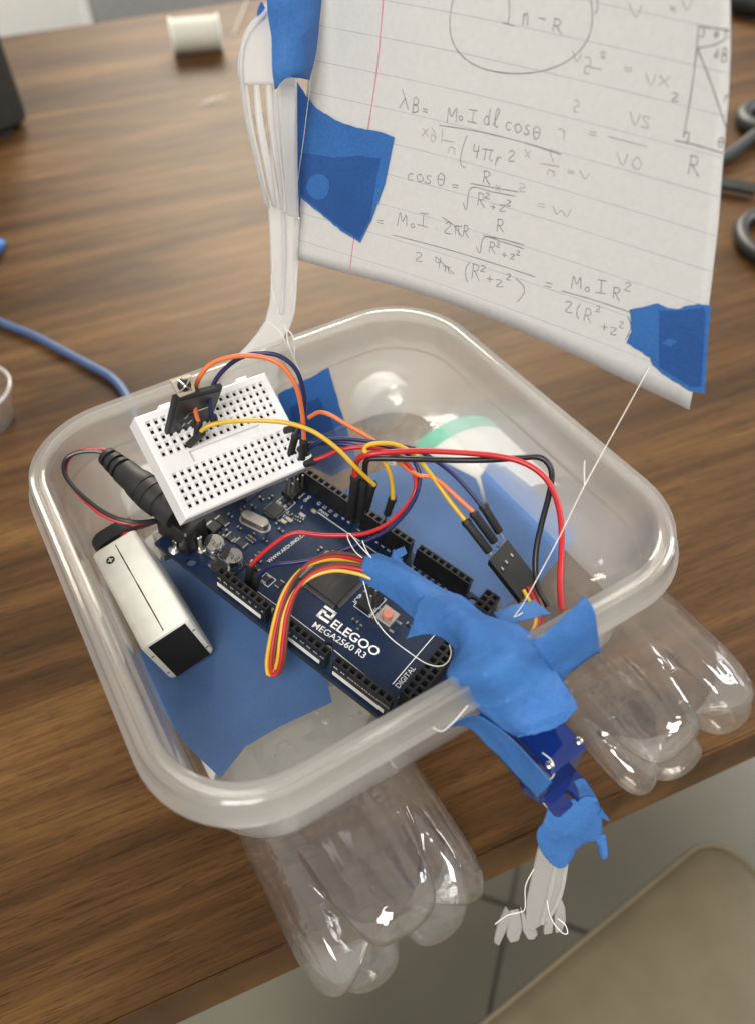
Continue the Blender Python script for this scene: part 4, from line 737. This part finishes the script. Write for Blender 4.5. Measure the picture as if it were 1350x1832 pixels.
# handwriting: stroke letters in a unit box, y up
G = {
 'd': [[(.75, 1), (.7, .5), (.72, 0)], [(.72, .35), (.45, .5), (.15, .3), (.2, .05), (.5, 0), (.72, .2)]],
 'D': [[(.05, 1), (.35, .65), (.8, .02)], [(.42, .6), (.25, .3), (.05, .02)]],
 'B': [[(.15, 0), (.2, 1)], [(.2, 1), (.7, .9), (.65, .6), (.2, .52), (.8, .4), (.75, .05), (.15, 0)]],
 '=': [[(.1, .62), (.9, .62)], [(.1, .32), (.9, .32)]], 'M': [[(.0, -.15), (.12, .95), (.45, .3), (.8, .95), (.95, .0)]], '0': [[(.5, .9), (.1, .5), (.4, 0), (.85, .4), (.5, .9)]],
 'I': [[(.1, 1), (.9, 1)], [(.5, 1), (.5, 0)], [(.05, 0), (.95, 0)]], 'l': [[(.2, .1), (.75, .8), (.55, 1), (.35, .6), (.4, .1), (.75, .05)]],
 'c': [[(.8, .75), (.4, .8), (.15, .4), (.4, .03), (.85, .15)]], 'o': [[(.5, .8), (.12, .5), (.4, .02), (.88, .35), (.5, .8)]], 's': [[(.8, .8), (.35, .75), (.4, .5), (.75, .3), (.5, .02), (.1, .1)]],
 'q': [[(.5, 1), (.12, .6), (.35, .02), (.75, .2), (.85, .75), (.5, 1)], [(.12, .5), (.85, .52)]], '4': [[(.2, 1), (.15, .5), (.85, .5)], [(.75, 1), (.68, 0)]], 'p': [[(.02, .7), (.98, .8)], [(.3, .75), (.22, 0)], [(.7, .78), (.65, .2), (.9, .02)]],
 'r': [[(.25, .75), (.2, 0)], [(.22, .45), (.5, .75), (.85, .7)]], '2': [[(.1, .8), (.45, 1), (.8, .75), (.1, .02), (.95, .02)]], 'R': [[(.15, 0), (.22, 1)], [(.1, .95), (.6, 1), (.8, .75), (.55, .52), (.2, .5)], [(.35, .5), (.95, -.05)]],
 '+': [[(.5, .85), (.5, .1)], [(.08, .48), (.92, .48)]], 'z': [[(.1, .85), (.85, .85), (.15, .02), (.95, .05)]], '(': [[(.8, 1.15), (.3, .7), (.3, .2), (.75, -.2)]], ')': [[(.2, 1.15), (.75, .7), (.7, .2), (.15, -.3)]], '.': [[(.4, .45), (.6, .5), (.5, .55)]], '-': [[(.05, .45), (.95, .45)]],
 'n': [[(.1, 0), (.15, .8)], [(.15, .6), (.55, .85), (.75, .0)]], 'V': [[(.02, 1), (.4, 0), (.98, 1)]], 'x': [[(.1, .8), (.9, .0)], [(.9, .8), (.1, .0)]], '5': [[(.85, 1), (.3, 1), (.2, .55), (.75, .5), (.7, .05), (.1, .05)]], 'w': [[(.05, .8), (.2, .05), (.5, .5), (.75, .05), (.95, .8)]], 'v': [[(.05, .8), (.45, .0), (.95, .85)]], '7': [[(.1, 1), (.9, 1), (.4, 0)]], '6': [[(.8, .95), (.2, .5), (.3, .02), (.8, .1), (.7, .5), (.2, .35)]], '1': [[(.5, 1), (.5, 0)]], '3': [[(.15, .95), (.8, .9), (.4, .55), (.85, .25), (.15, .0)]], '/': [[(.1, 0), (.9, 1)]], 'S': [[(.05, .35), (.18, .5), (.3, 0), (.42, 1.05)]]}
random.seed(3)
def hand(s, x, y, w, h, slope=.22, gap=1.12, m_='pencil', wd=.20, mirror=False, off=.16):
    b = MB(); cx_ = x; cy_ = y
    for chh in s:
        if chh == ' ': cx_ += w*.6; cy_ += w*.6*slope; continue
        k = .62 if chh in '^_' else 1
        jx, jy, js = random.uniform(-.09, .09)*w, random.uniform(-.09, .09)*h, random.uniform(.86, 1.14)
        for st_ in G[chh]:
            pts = []
            for (u, v) in st_:
                if mirror: u = 1-u
                pts.append((cx_+jx+u*w*js+v*h*.10+random.uniform(-.06, .06)*w, cy_+jy+u*w*slope-v*h*js+random.uniform(-.05, .05)*h))
            q = smooth([(a, c, 0) for a, c in pts], 4) if len(pts) > 2 else [V((pts[0][0]+(pts[1][0]-pts[0][0])*t/4, pts[0][1]+(pts[1][1]-pts[0][1])*t/4, 0)) for t in range(5)]
            b.ribbon([Sl(p.x, p.y, off) for p in q], wd, sn)
        cx_ += w*gap; cy_ += w*gap*slope
    b.build('pencil_writing' if m_ == 'pencil' else 'faint_writing', m_, sail, smooth=False)
def stroke(pts, w=.20, m_='pencil', off=.16): pline(pts, w, 0, 0, 5, off).build('pencil_line' if m_ == 'pencil' else 'faint_line', m_, sail, smooth=False)
stroke([(815, -20), (806, 20), (805, 55), (813, 82), (832, 105), (862, 122), (900, 130), (940, 131), (980, 124), (1016, 108), (1042, 84), (1056, 55), (1059, 22), (1054, -15)])
stroke([(909, -20), (911, 20), (908, 42)]); stroke([(898, 40), (920, 46)]); hand('n', 934, 42, 15, 28); hand('-', 962, 40, 14, 20); hand('R', 986, 56, 20, 26); stroke([(1066, -5), (1069, 10), (1064, 26)])
hand('D', 712, 196, 20, 34); hand('B', 735, 200, 16, 28); hand('=', 754, 203, 11, 16)
hand('M', 798, 214, 17, 24); hand('0', 819, 215, 9, 10); hand('I', 833, 215, 20, 22); hand('d', 862, 222, 14, 28); hand('l', 877, 228, 14, 30); hand('cos', 903, 232, 14, 20); hand('q', 950, 247, 17, 26)
stroke([(786, 224), (850, 234), (930, 253), (1003, 276)]); stroke([(835, 242), (825, 272), (824, 294), (832, 300)]); hand('4', 842, 278, 16, 26); hand('p', 861, 286, 20, 24); hand('r', 884, 298, 16, 24); hand('2', 906, 286, 14, 18)
hand('cos', 728, 322, 14, 18); hand('q', 778, 330, 17, 24); hand('=', 806, 338, 13, 16); hand('R', 862, 326, 15, 20); stroke([(841, 328), (880, 335), (926, 343)]); stroke([(828, 362), (834, 374), (842, 336), (880, 343), (922, 351)]); hand('R', 850, 366, 14, 20); hand('2', 867, 354, 8, 9); hand('+', 876, 374, 12, 14); hand('z', 891, 376, 12, 13); hand('2', 905, 366, 9, 10)
hand('=', 674, 402, 11, 14); hand('M', 712, 402, 18, 22); hand('0', 734, 406, 9, 9); hand('I', 747, 402, 19, 22); hand('.', 776, 412, 8, 10); hand('2p', 793, 414, 15, 22); hand('R', 826, 420, 14, 22); hand('.', 845, 420, 8, 10); stroke([(790, 388), (810, 402), (826, 424)]); hand('R', 886, 414, 14, 20); stroke([(863, 421), (900, 428), (937, 438)]); stroke([(851, 440), (858, 452), (866, 424), (900, 433), (937, 445)]); hand('R', 873, 452, 13, 18); hand('2', 887, 440, 8, 9); hand('+', 896, 460, 11, 13); hand('z', 910, 463, 11, 12); hand('2', 923, 455, 8, 9)
stroke([(702, 420), (790, 443), (880, 470), (957, 495)]); hand('2', 742, 464, 14, 16); hand('4', 776, 478, 14, 20); hand('p', 791, 486, 17, 16); stroke([(778, 458), (795, 474), (812, 490)]); hand('(', 828, 496, 10, 26); hand('R', 839, 498, 16, 24); hand('2', 858, 484, 10, 11); hand('+', 868, 507, 13, 15); hand('z', 886, 510, 15, 15); hand('2', 904, 500, 10, 11); stroke([(922, 498), (936, 512), (936, 526), (924, 540)])
hand('=', 972, 514, 18, 18); hand('M', 1022, 514, 20, 22); hand('0', 1044, 520, 11, 11); hand('I', 1063, 524, 18, 20); hand('R', 1092, 534, 19, 24); hand('2', 1116, 518, 13, 14); stroke([(1004, 520), (1060, 536), (1120, 556), (1168, 574)]); hand('2', 1008, 558, 14, 18); hand('(', 1028, 566, 10, 24); hand('R', 1043, 572, 17, 26); hand('2', 1064, 556, 9, 10); hand('+', 1072, 590, 15, 17); hand('z', 1090, 596, 14, 14); hand('2', 1106, 584, 9, 11); stroke([(1122, 566), (1128, 585), (1118, 608)])
stroke([(1249, 48), (1246, 86)]); stroke([(1249, 47), (1303, 53)]); stroke([(1258, 50), (1258, 64), (1249, 65)]); stroke([(1246, 86), (1270, 82), (1290, 74), (1303, 64)]); hand('d', 1277, 102, 9, 16); hand('B', 1288, 108, 12, 24); hand('q', 1276, 66, 8, 11); hand('r', 1294, 64, 9, 12)
stroke([(1246, 86), (1236, 165), (1222, 246)], .24); stroke([(1247, 86), (1272, 150), (1299, 230)], .24); stroke([(1207, 251), (1240, 258), (1293, 274)], .24); stroke([(1222, 238), (1232, 238), (1228, 258)]); hand('z', 1200, 178, 14, 16); hand('r', 1294, 182, 9, 16); hand('q', 1283, 262, 11, 18); hand('R', 1227, 308, 20, 30)
fa = dict(m_='pencil faint', wd=.26, mirror=True, off=-.2); fa['off'] = .13
hand('V', 1120, 24, 26, 24, **fa); hand('x', 1196, 18, 14, 12, **fa); hand('V', 1216, 14, 24, 24, **fa); hand('V', 1020, 108, 18, 18, **fa); hand('5', 1042, 132, 14, 30, **fa); stroke([(1048, 118), (1075, 124)], .26, 'pencil faint'); hand('2', 1072, 102, 12, 12, **fa); hand('=', 1114, 132, 16, 16, **fa); hand('Vx', 1152, 148, 22, 22, **fa); hand('5', 1024, 198, 12, 20, **fa)
hand('r', 996, 246, 18, 26, **fa); hand('=', 1052, 246, 14, 14, **fa); hand('V2', 1124, 222, 18, 22, **fa); stroke([(1088, 244), (1156, 262)], .26, 'pencil faint'); hand('V0', 1100, 294, 22, 26, **fa); hand('x', 752, 244, 12, 16, **fa); hand('61', 768, 252, 12, 24, **fa); stroke([(790, 250), (812, 254)], .26, 'pencil faint'); hand('n', 796, 272, 18, 14, **fa); hand('x', 936, 282, 12, 18, **fa); hand('7', 980, 290, 18, 20, **fa); stroke([(966, 292), (1000, 298)], .26, 'pencil faint'); hand('n', 972, 312, 20, 12, **fa); hand('=', 1014, 312, 14, 12, **fa); hand('v', 1036, 318, 20, 16, **fa)
hand('x', 884, 342, 12, 14, **fa); hand('5', 926, 342, 14, 16, **fa); hand('=', 960, 372, 16, 14, **fa); hand('w', 988, 384, 36, 20, **fa)

sheet([(1127, 553), (1150, 549), (1176, 542), (1195, 551), (1215, 552), (1232, 545), (1250, 543), (1271, 546), (1267, 600), (1260, 703), (1237, 700), (1215, 686), (1190, 672), (1168, 652), (1162, 638), (1140, 625), (1121, 612), (1130, 592), (1128, 572)], lambda x, y: Sl(x, y, .45), 'blue tape', sn*.18, 'blue tape patch on the lower right corner of the paper sail')
t3 = [o for o in COL.objects if o.get('label', '').startswith('blue tape patch on the lower')][0]
sheet([(1180, 554), (1215, 555), (1258, 549), (1262, 560), (1254, 690), (1236, 690), (1180, 655)], lambda x, y: Sl(x, y, .62), 'blue tape doubled', sn*.12, None, t3, 'doubled_layer')
sheet([(1184, 612), (1200, 602), (1213, 610), (1200, 620)], lambda x, y: Sl(x, y, .75), 'blue tape', sn*.06, None, t3, 'bright_spot')
t2 = sheet([(530, 138), (545, 163), (568, 194), (608, 217), (640, 228), (675, 233), (707, 245), (690, 328), (668, 388), (646, 432), (612, 411), (582, 386), (556, 366), (540, 352), (538, 392), (533, 300)], lambda x, y: Sl(x, y, .7), 'blue tape', sn*.18, 'large blue tape joining the left edge of the paper sail to the mast')
sheet([(540, 272), (600, 281), (640, 278), (682, 282), (664, 388), (645, 426), (612, 405), (582, 381), (556, 360), (541, 346)], lambda x, y: Sl(x, y, .86), 'blue tape doubled', sn*.1, None, t2, 'doubled_layer')
sheet([(573+21*math.cos(t*.5236), 333+24*math.sin(t*.5236)) for t in range(12)], lambda x, y: Sl(x, y, 1.0), 'blue tape', sn*.06, None, t2, 'bright_spot')
tapeobj(patchmesh([[(476, -70, 8), (505, -70, 11), (540, -70, 11), (578, -70, 5)], [(478, 10, 9), (510, 10, 12), (545, 10, 12), (574, 20, 6)], [(487, 70, 10), (512, 72, 13), (545, 75, 13), (567, 85, 7)], [(488, 125, 11), (508, 128, 14), (538, 130, 14), (556, 138, 9)], [(493, 162, 11), (502, 150, 13), (512, 138, 14), (553, 141, 9)]], 6, .3, .4, 15, planefn=lambda q: wallpt(q[0], q[1], MY-q[2])), 'blue tape wrapped round the fork head at the mast top')
tapeobj(patchmesh([[(468, 2, 3), (474, 12, 3), (482, 18, 3)], [(461, 20, 3), (468, 24, 3), (478, 24, 3)], [(461, 34, 2), (466, 36, 2), (474, 30, 2)]], 5, .2, .3, 16, planefn=lambda q: wallpt(q[0], q[1], MY-q[2])), 'small blue tape edge peeking out behind the upper fork')

# ================================================================== THREADS
def thread(pts, label, r=.16, k=6): tag(wire([p if isinstance(p, V) else P(*p) for p in pts], r, k, 6).build('thread', 'thread'), label, 'thread', 'white threads')
sc_ = Sl(1163, 655, 1.0)
thread([sc_, sc_.lerp(P(1045, 868, 22), .5), P(1045, 868, 22), P(1000, 960, 12), P(960, 1035, 4), P(935, 1080, -2), P(918, 1104, -6)], 'white thread running from the sail corner tape down to the servo', .14)
thread([P(1045, 868, 22), P(1044, 845, 24), P(1045, 824, 27)], 'short cut thread end standing at the knot in the sheet line')
thread([P(918, 1104, -6), P(926, 1101, -5), P(934, 1096, -4)], 'tiny thread end by the knot beside the servo plug')
thread([P(662, 996, -10), P(645, 978, -9), P(632, 962, -9), P(624, 954, -10), P(622, 962, -12), P(634, 985, -12), P(648, 998, -12)], 'white thread loop hooked over the red wire near the taped cable')
thread([P(664, 998, -10), P(655, 984, -8), P(648, 967, -6)], 'short white thread end rising from the taped cable tip')
thread([P(650, 1040, -14), P(656, 1062, -15), P(664, 1090, -17), P(678, 1118, -20), P(700, 1143, -22), P(730, 1166, -22), P(760, 1186, -21), P(785, 1192, -19), P(800, 1184, -17), P(806, 1168, -14), P(803, 1154, -10)], 'white thread lying in a long curve across the circuit board')
thread([wallpt(486, 490, MY-1.6), wallpt(487, 515, MY-1.6), wallpt(498, 560, MY-2.6), wallpt(512, 590, MY-3.4), P(516, 615, 1), P(530, 650, -8), P(545, 690, -20), P(547, 730, -32)], 'white thread wound down the mast handle and over the rim')
thread([wallpt(480, 575, MY-1.6), wallpt(498, 590, MY-3.0), P(508, 606, 1), P(514, 635, -5), P(517, 690, -20), P(519, 735, -33)], 'white thread over the rim left of the mast handle')
thread([wallpt(515, 590, MY-2), P(524, 602, 1), P(527, 625, -3), P(526, 670, -15), P(527, 730, -33)], 'white thread over the rim right of the mast handle')
thread([Sl(571, -40, 1.6), Sl(573, 20, 1.6), Sl(569, 70, 1.4), Sl(560, 150, 1.2), Sl(548, 250, 1.3), Sl(538, 330, 1.5), Sl(537, 390, 1.3)], 'fine white thread hanging along the mast edge of the sail', .12)
thread([wallpt(836, 1262, -80), wallpt(812, 1290, -80.5), wallpt(790, 1308, -81), wallpt(774, 1302, -81)], 'white thread crossing under the rim beside the servo tape', .16)
thread([Sv((-4.5, 17.0, .1)), Sv((-4.2, 20.2, .3)), Sv((-5.6, 22.6, -1.2)), Sv((-7.2, 22.0, -4)), Sv((-8, 18.6, -5))], 'white thread loop on the side of the blue servo', .16)
thread([Rz(953, 1550)-rn, Rz(938, 1580)-rn, Rz(937, 1620)-rn, Rz(925, 1625)-rn*1.5, Rz(905, 1630)-rn*1.5, Rz(883, 1643)-rn*2], 'white thread round the left tines of the rudder fork', .17)
thread([Rz(976, 1603)-rn*1.5, Rz(982, 1632)-rn*2, Rz(1000, 1655)-rn*2.4, Rz(1011, 1657)-rn*2.4, Rz(1007, 1643)-rn*2.2, Rz(994, 1633)-rn*2], 'white thread loop on the right tines of the rudder fork', .17)

# ================================================================== THINGS ON THE TABLE BEHIND
def T(px, py, h=0): return P(px, py, TZ+h)
# thread spool
a_, b_ = T(308, 72, 14), T(396, 64, 14); a_ = a_; spl = thing('thread_spool', (a_+b_)/2-V((0, 0, 14)), 'cream thread spool lying on its side at the back of the table', 'spool')
L = (b_-a_).length; R_ = 17.0
for (q0, q1) in ((0, 2.2), (L-2.2, L)): mb(lambda b: b.lathe([(R_-.7, q0), (R_, q0+.5), (R_, q1-.5), (R_-.7, q1)], a_+V((0, 0, 3)), b_+V((0, 0, 3)), 40)).build('end_flange', 'white panel', spl, angle=30)
b = MB(); pr_ = []; n_ = 60
for i in range(n_+1): pr_.append((R_-1.5+.22*(i % 2), 2.2+(L-4.4)*i/n_))
b.lathe(pr_, a_+V((0, 0, 3)), b_+V((0, 0, 3)), 40); b.build('thread_winding', 'spool thread', spl)
ax_ = (b_-a_).normalized(); mb(lambda b: b.lathe([(R_-4, 0), (R_-4, .15)], b_+V((0, 0, 3))+ax_*.02, b_+V((0, 0, 3))+ax_*5, 32)).build('paper_disc', 'label white', spl); mb(lambda b: b.lathe([(4, 0), (4, .2)], b_+V((0, 0, 3))+ax_*.2, b_+V((0, 0, 3))+ax_*5, 20)).build('core_hole', 'dark case', spl)
thread([T(418, 62, 1), T(432, 25, 6), T(450, -20, 10)], 'loose thread rising from the table beside the spool', .35)
# dark appliance at the upper left
a_ = T(50, 232); bx_ = (T(49, 232)-T(46, 150)); 
bk = thing('black_case', T(20, 235), 'dark rounded case at the upper left edge of the table', 'device')
e1 = EX; e2 = EY
b = MB(); loops = [[(x, y, z) for x, y in rrect(90-i, 45-i, 14, 6)] for z, i in ((3, 4), (6, 1), (12, 0), (300, 0), (306, 2))]
cc = T(46, 236)+V((-86, 34, 0)); ringloft(b, loops, lambda q: cc+V((q[0]*.98-q[1]*.17, q[0]*.17+q[1]*.98, q[2]))); b.build('case_body', 'dark case', bk, angle=35)
for sx, sy in ((-70, -28), (70, -28), (70, 28), (-70, 28)): mb(lambda b: b.lathe([(7, 0), (7, 3.5)], cc+V((sx, sy, 0)), cc+V((sx, sy, 5)), 14)).build('foot', 'black rubber', bk)
# white and grey panels beyond the far edge
q = P(100, 30, TZ-40); wp = thing('white_panel', q+V((0, 60, FZ-TZ+40)), 'bright white chair back beyond the far table edge', 'chair')
c_ = P(158, 20, TZ-60); mb(lambda b: b.box(-520, 0, 0, 0, 40, 330, lambda p_: c_+EX*p_[0]+EY*(p_[1]+60)+V((0, 0, p_[2]-250)), ch=8)).build('panel', 'white panel', wp, smooth=False)
for sx in (-480, -30): mb(lambda b: b.box(sx, 4, -500, sx+30, 34, 0, lambda p_: c_+EX*p_[0]+EY*(p_[1]+60)+V((0, 0, p_[2]-250)), ch=3)).build('leg', 'white panel', wp, smooth=False)
gp = thing('grey_panel', c_+EX*160+EY*140, 'grey chair back beyond the far table edge beside the white one', 'chair')
mb(lambda b: b.box(12, 0, 0, 300, 40, 270, lambda p_: c_+EX*p_[0]+EY*(p_[1]+90)+V((0, 0, p_[2]-250)), ch=8)).build('panel', 'grey panel', gp, smooth=False)
for sx in (20, 262): mb(lambda b: b.box(sx, 4, -500, sx+30, 34, 0, lambda p_: c_+EX*p_[0]+EY*(p_[1]+90)+V((0, 0, p_[2]-250)), ch=3)).build('leg', 'grey panel', gp, smooth=False)
# blue cable, tape scrap, clear ring, lint
tag(wire([T(-120, 540, 2.6), T(-40, 560, 2.6), T(10, 580, 2.6), T(60, 600, 2.6), T(110, 626, 2.6), T(160, 653, 2.6), T(198, 674, 2.6), T(222, 700, 2.6), T(238, 735, 2.6), T(250, 790, 2.6)], 2.5, 8, 14).build('blue_cable', 'blue cable'), 'blue round cable on the table behind the left tub rim', 'cable')
tapeobj(patchmesh([[(-60, 430, TZ+3), (-20, 425, TZ+7), (4, 428, TZ+4)], [(-60, 450, TZ+5), (-20, 440, TZ+10), (11, 436, TZ+5)], [(-60, 475, TZ+1), (-20, 470, TZ+2), (0, 455, TZ+1)]], 5, .6, .5, 17), 'scrap of blue tape on the table at the left picture edge')
b = MB(); cc2 = T(-62, 700, 22); b.tube([cc2+V((23*math.cos(t*.1309), 23*math.sin(t*.1309), 0)) for t in range(50)], .9, 8); cup = thing('clear_cup', cc2-V((0, 0, 22)), 'clear plastic cup rim at the left picture edge', 'cup'); b.build('cup_rim', 'white fork', cup)
mb(lambda b: (lambda S_: b.add([cc2+V((r_*math.cos(2*math.pi*k/S_), r_*math.sin(2*math.pi*k/S_), z)) for r_, z in ((.1, -21.8), (17, -21.8), (17.6, -21), (23, 0)) for k in range(S_)], [(i*S_+k, i*S_+(k+1) % S_, (i+1)*S_+(k+1) % S_, (i+1)*S_+k) for i in range(3) for k in range(S_)]))(40)).build('cup_wall', 'clear ring', cup)
ln = MB()
for i in range(9):
    c_ = T(372, 184, .6); p0_ = c_+V((random.uniform(-10, 10), random.uniform(-6, 6), 0)); ln.tube(smooth([p0_, p0_+V((random.uniform(3, 9), random.uniform(-5, 5), 1.5)), p0_+V((random.uniform(9, 18), random.uniform(-6, 6), .4))], 4), .16, 5)
tag(ln.build('lint', 'thread'), 'small tuft of white lint on the table below the spool', 'lint')
# scissors with dark loop handles at the right edge
sc0 = thing('scissors', T(1345, 330), 'scissors with dark grey loop handles behind the paper sail', 'scissors')
def loop_(cx1, cy1, rx, ry, h, rr_, m_='scissor grip'):
    c_ = T(cx1, cy1, h); e = T(cx1+40, cy1, h)-c_; e.normalize(); f_ = V((-e.y, e.x, 0)); pts = [c_+e*(rx*math.cos(t))+f_*(ry*math.sin(t)) for t in [2*math.pi*k/36 for k in range(38)]]
    return mb(lambda b: b.tube(pts, rr_, 10))
loop_(1420, 215, 42, 34, 7, 6.5).build('handle_loop', 'scissor grip', sc0); loop_(1392, 430, 24, 34, 6, 5).build('handle_loop', 'scissor grip', sc0)
wire([T(1352, 240, 7), T(1290, 285, 6), T(1225, 300, 5), T(1150, 330, 5)], 5).build('handle_shank', 'scissor grip', sc0); wire([T(1352, 340, 6), T(1300, 330, 6), T(1230, 325, 5), T(1150, 335, 4)], 4.5).build('handle_shank', 'scissor grip', sc0)
mb(lambda b: b.plate([T(1150, 326, 4), T(1150, 342, 4), T(900, 370, 4)], V((0, 0, 1.5)))).build('blade', 'metal', sc0, smooth=False)
pn = thing('dark_handle', T(1345, 8), 'dark rounded handle lying at the upper right picture corner', 'tool')
mb(lambda b: b.tube(smooth([T(1312, -4, 12), T(1340, 6, 13), T(1400, 14, 13), T(1500, 20, 12)], 6), [9]*2+[12]*(6*3-1), 14)).build('grip', 'scissor grip', pn); mb(lambda b: b.tube([T(1500, 20, 12), T(1560, 24, 12)], 5, 10)).build('shaft', 'metal', pn)

for o in COL.objects:
    if '_o' in o: del o['_o']
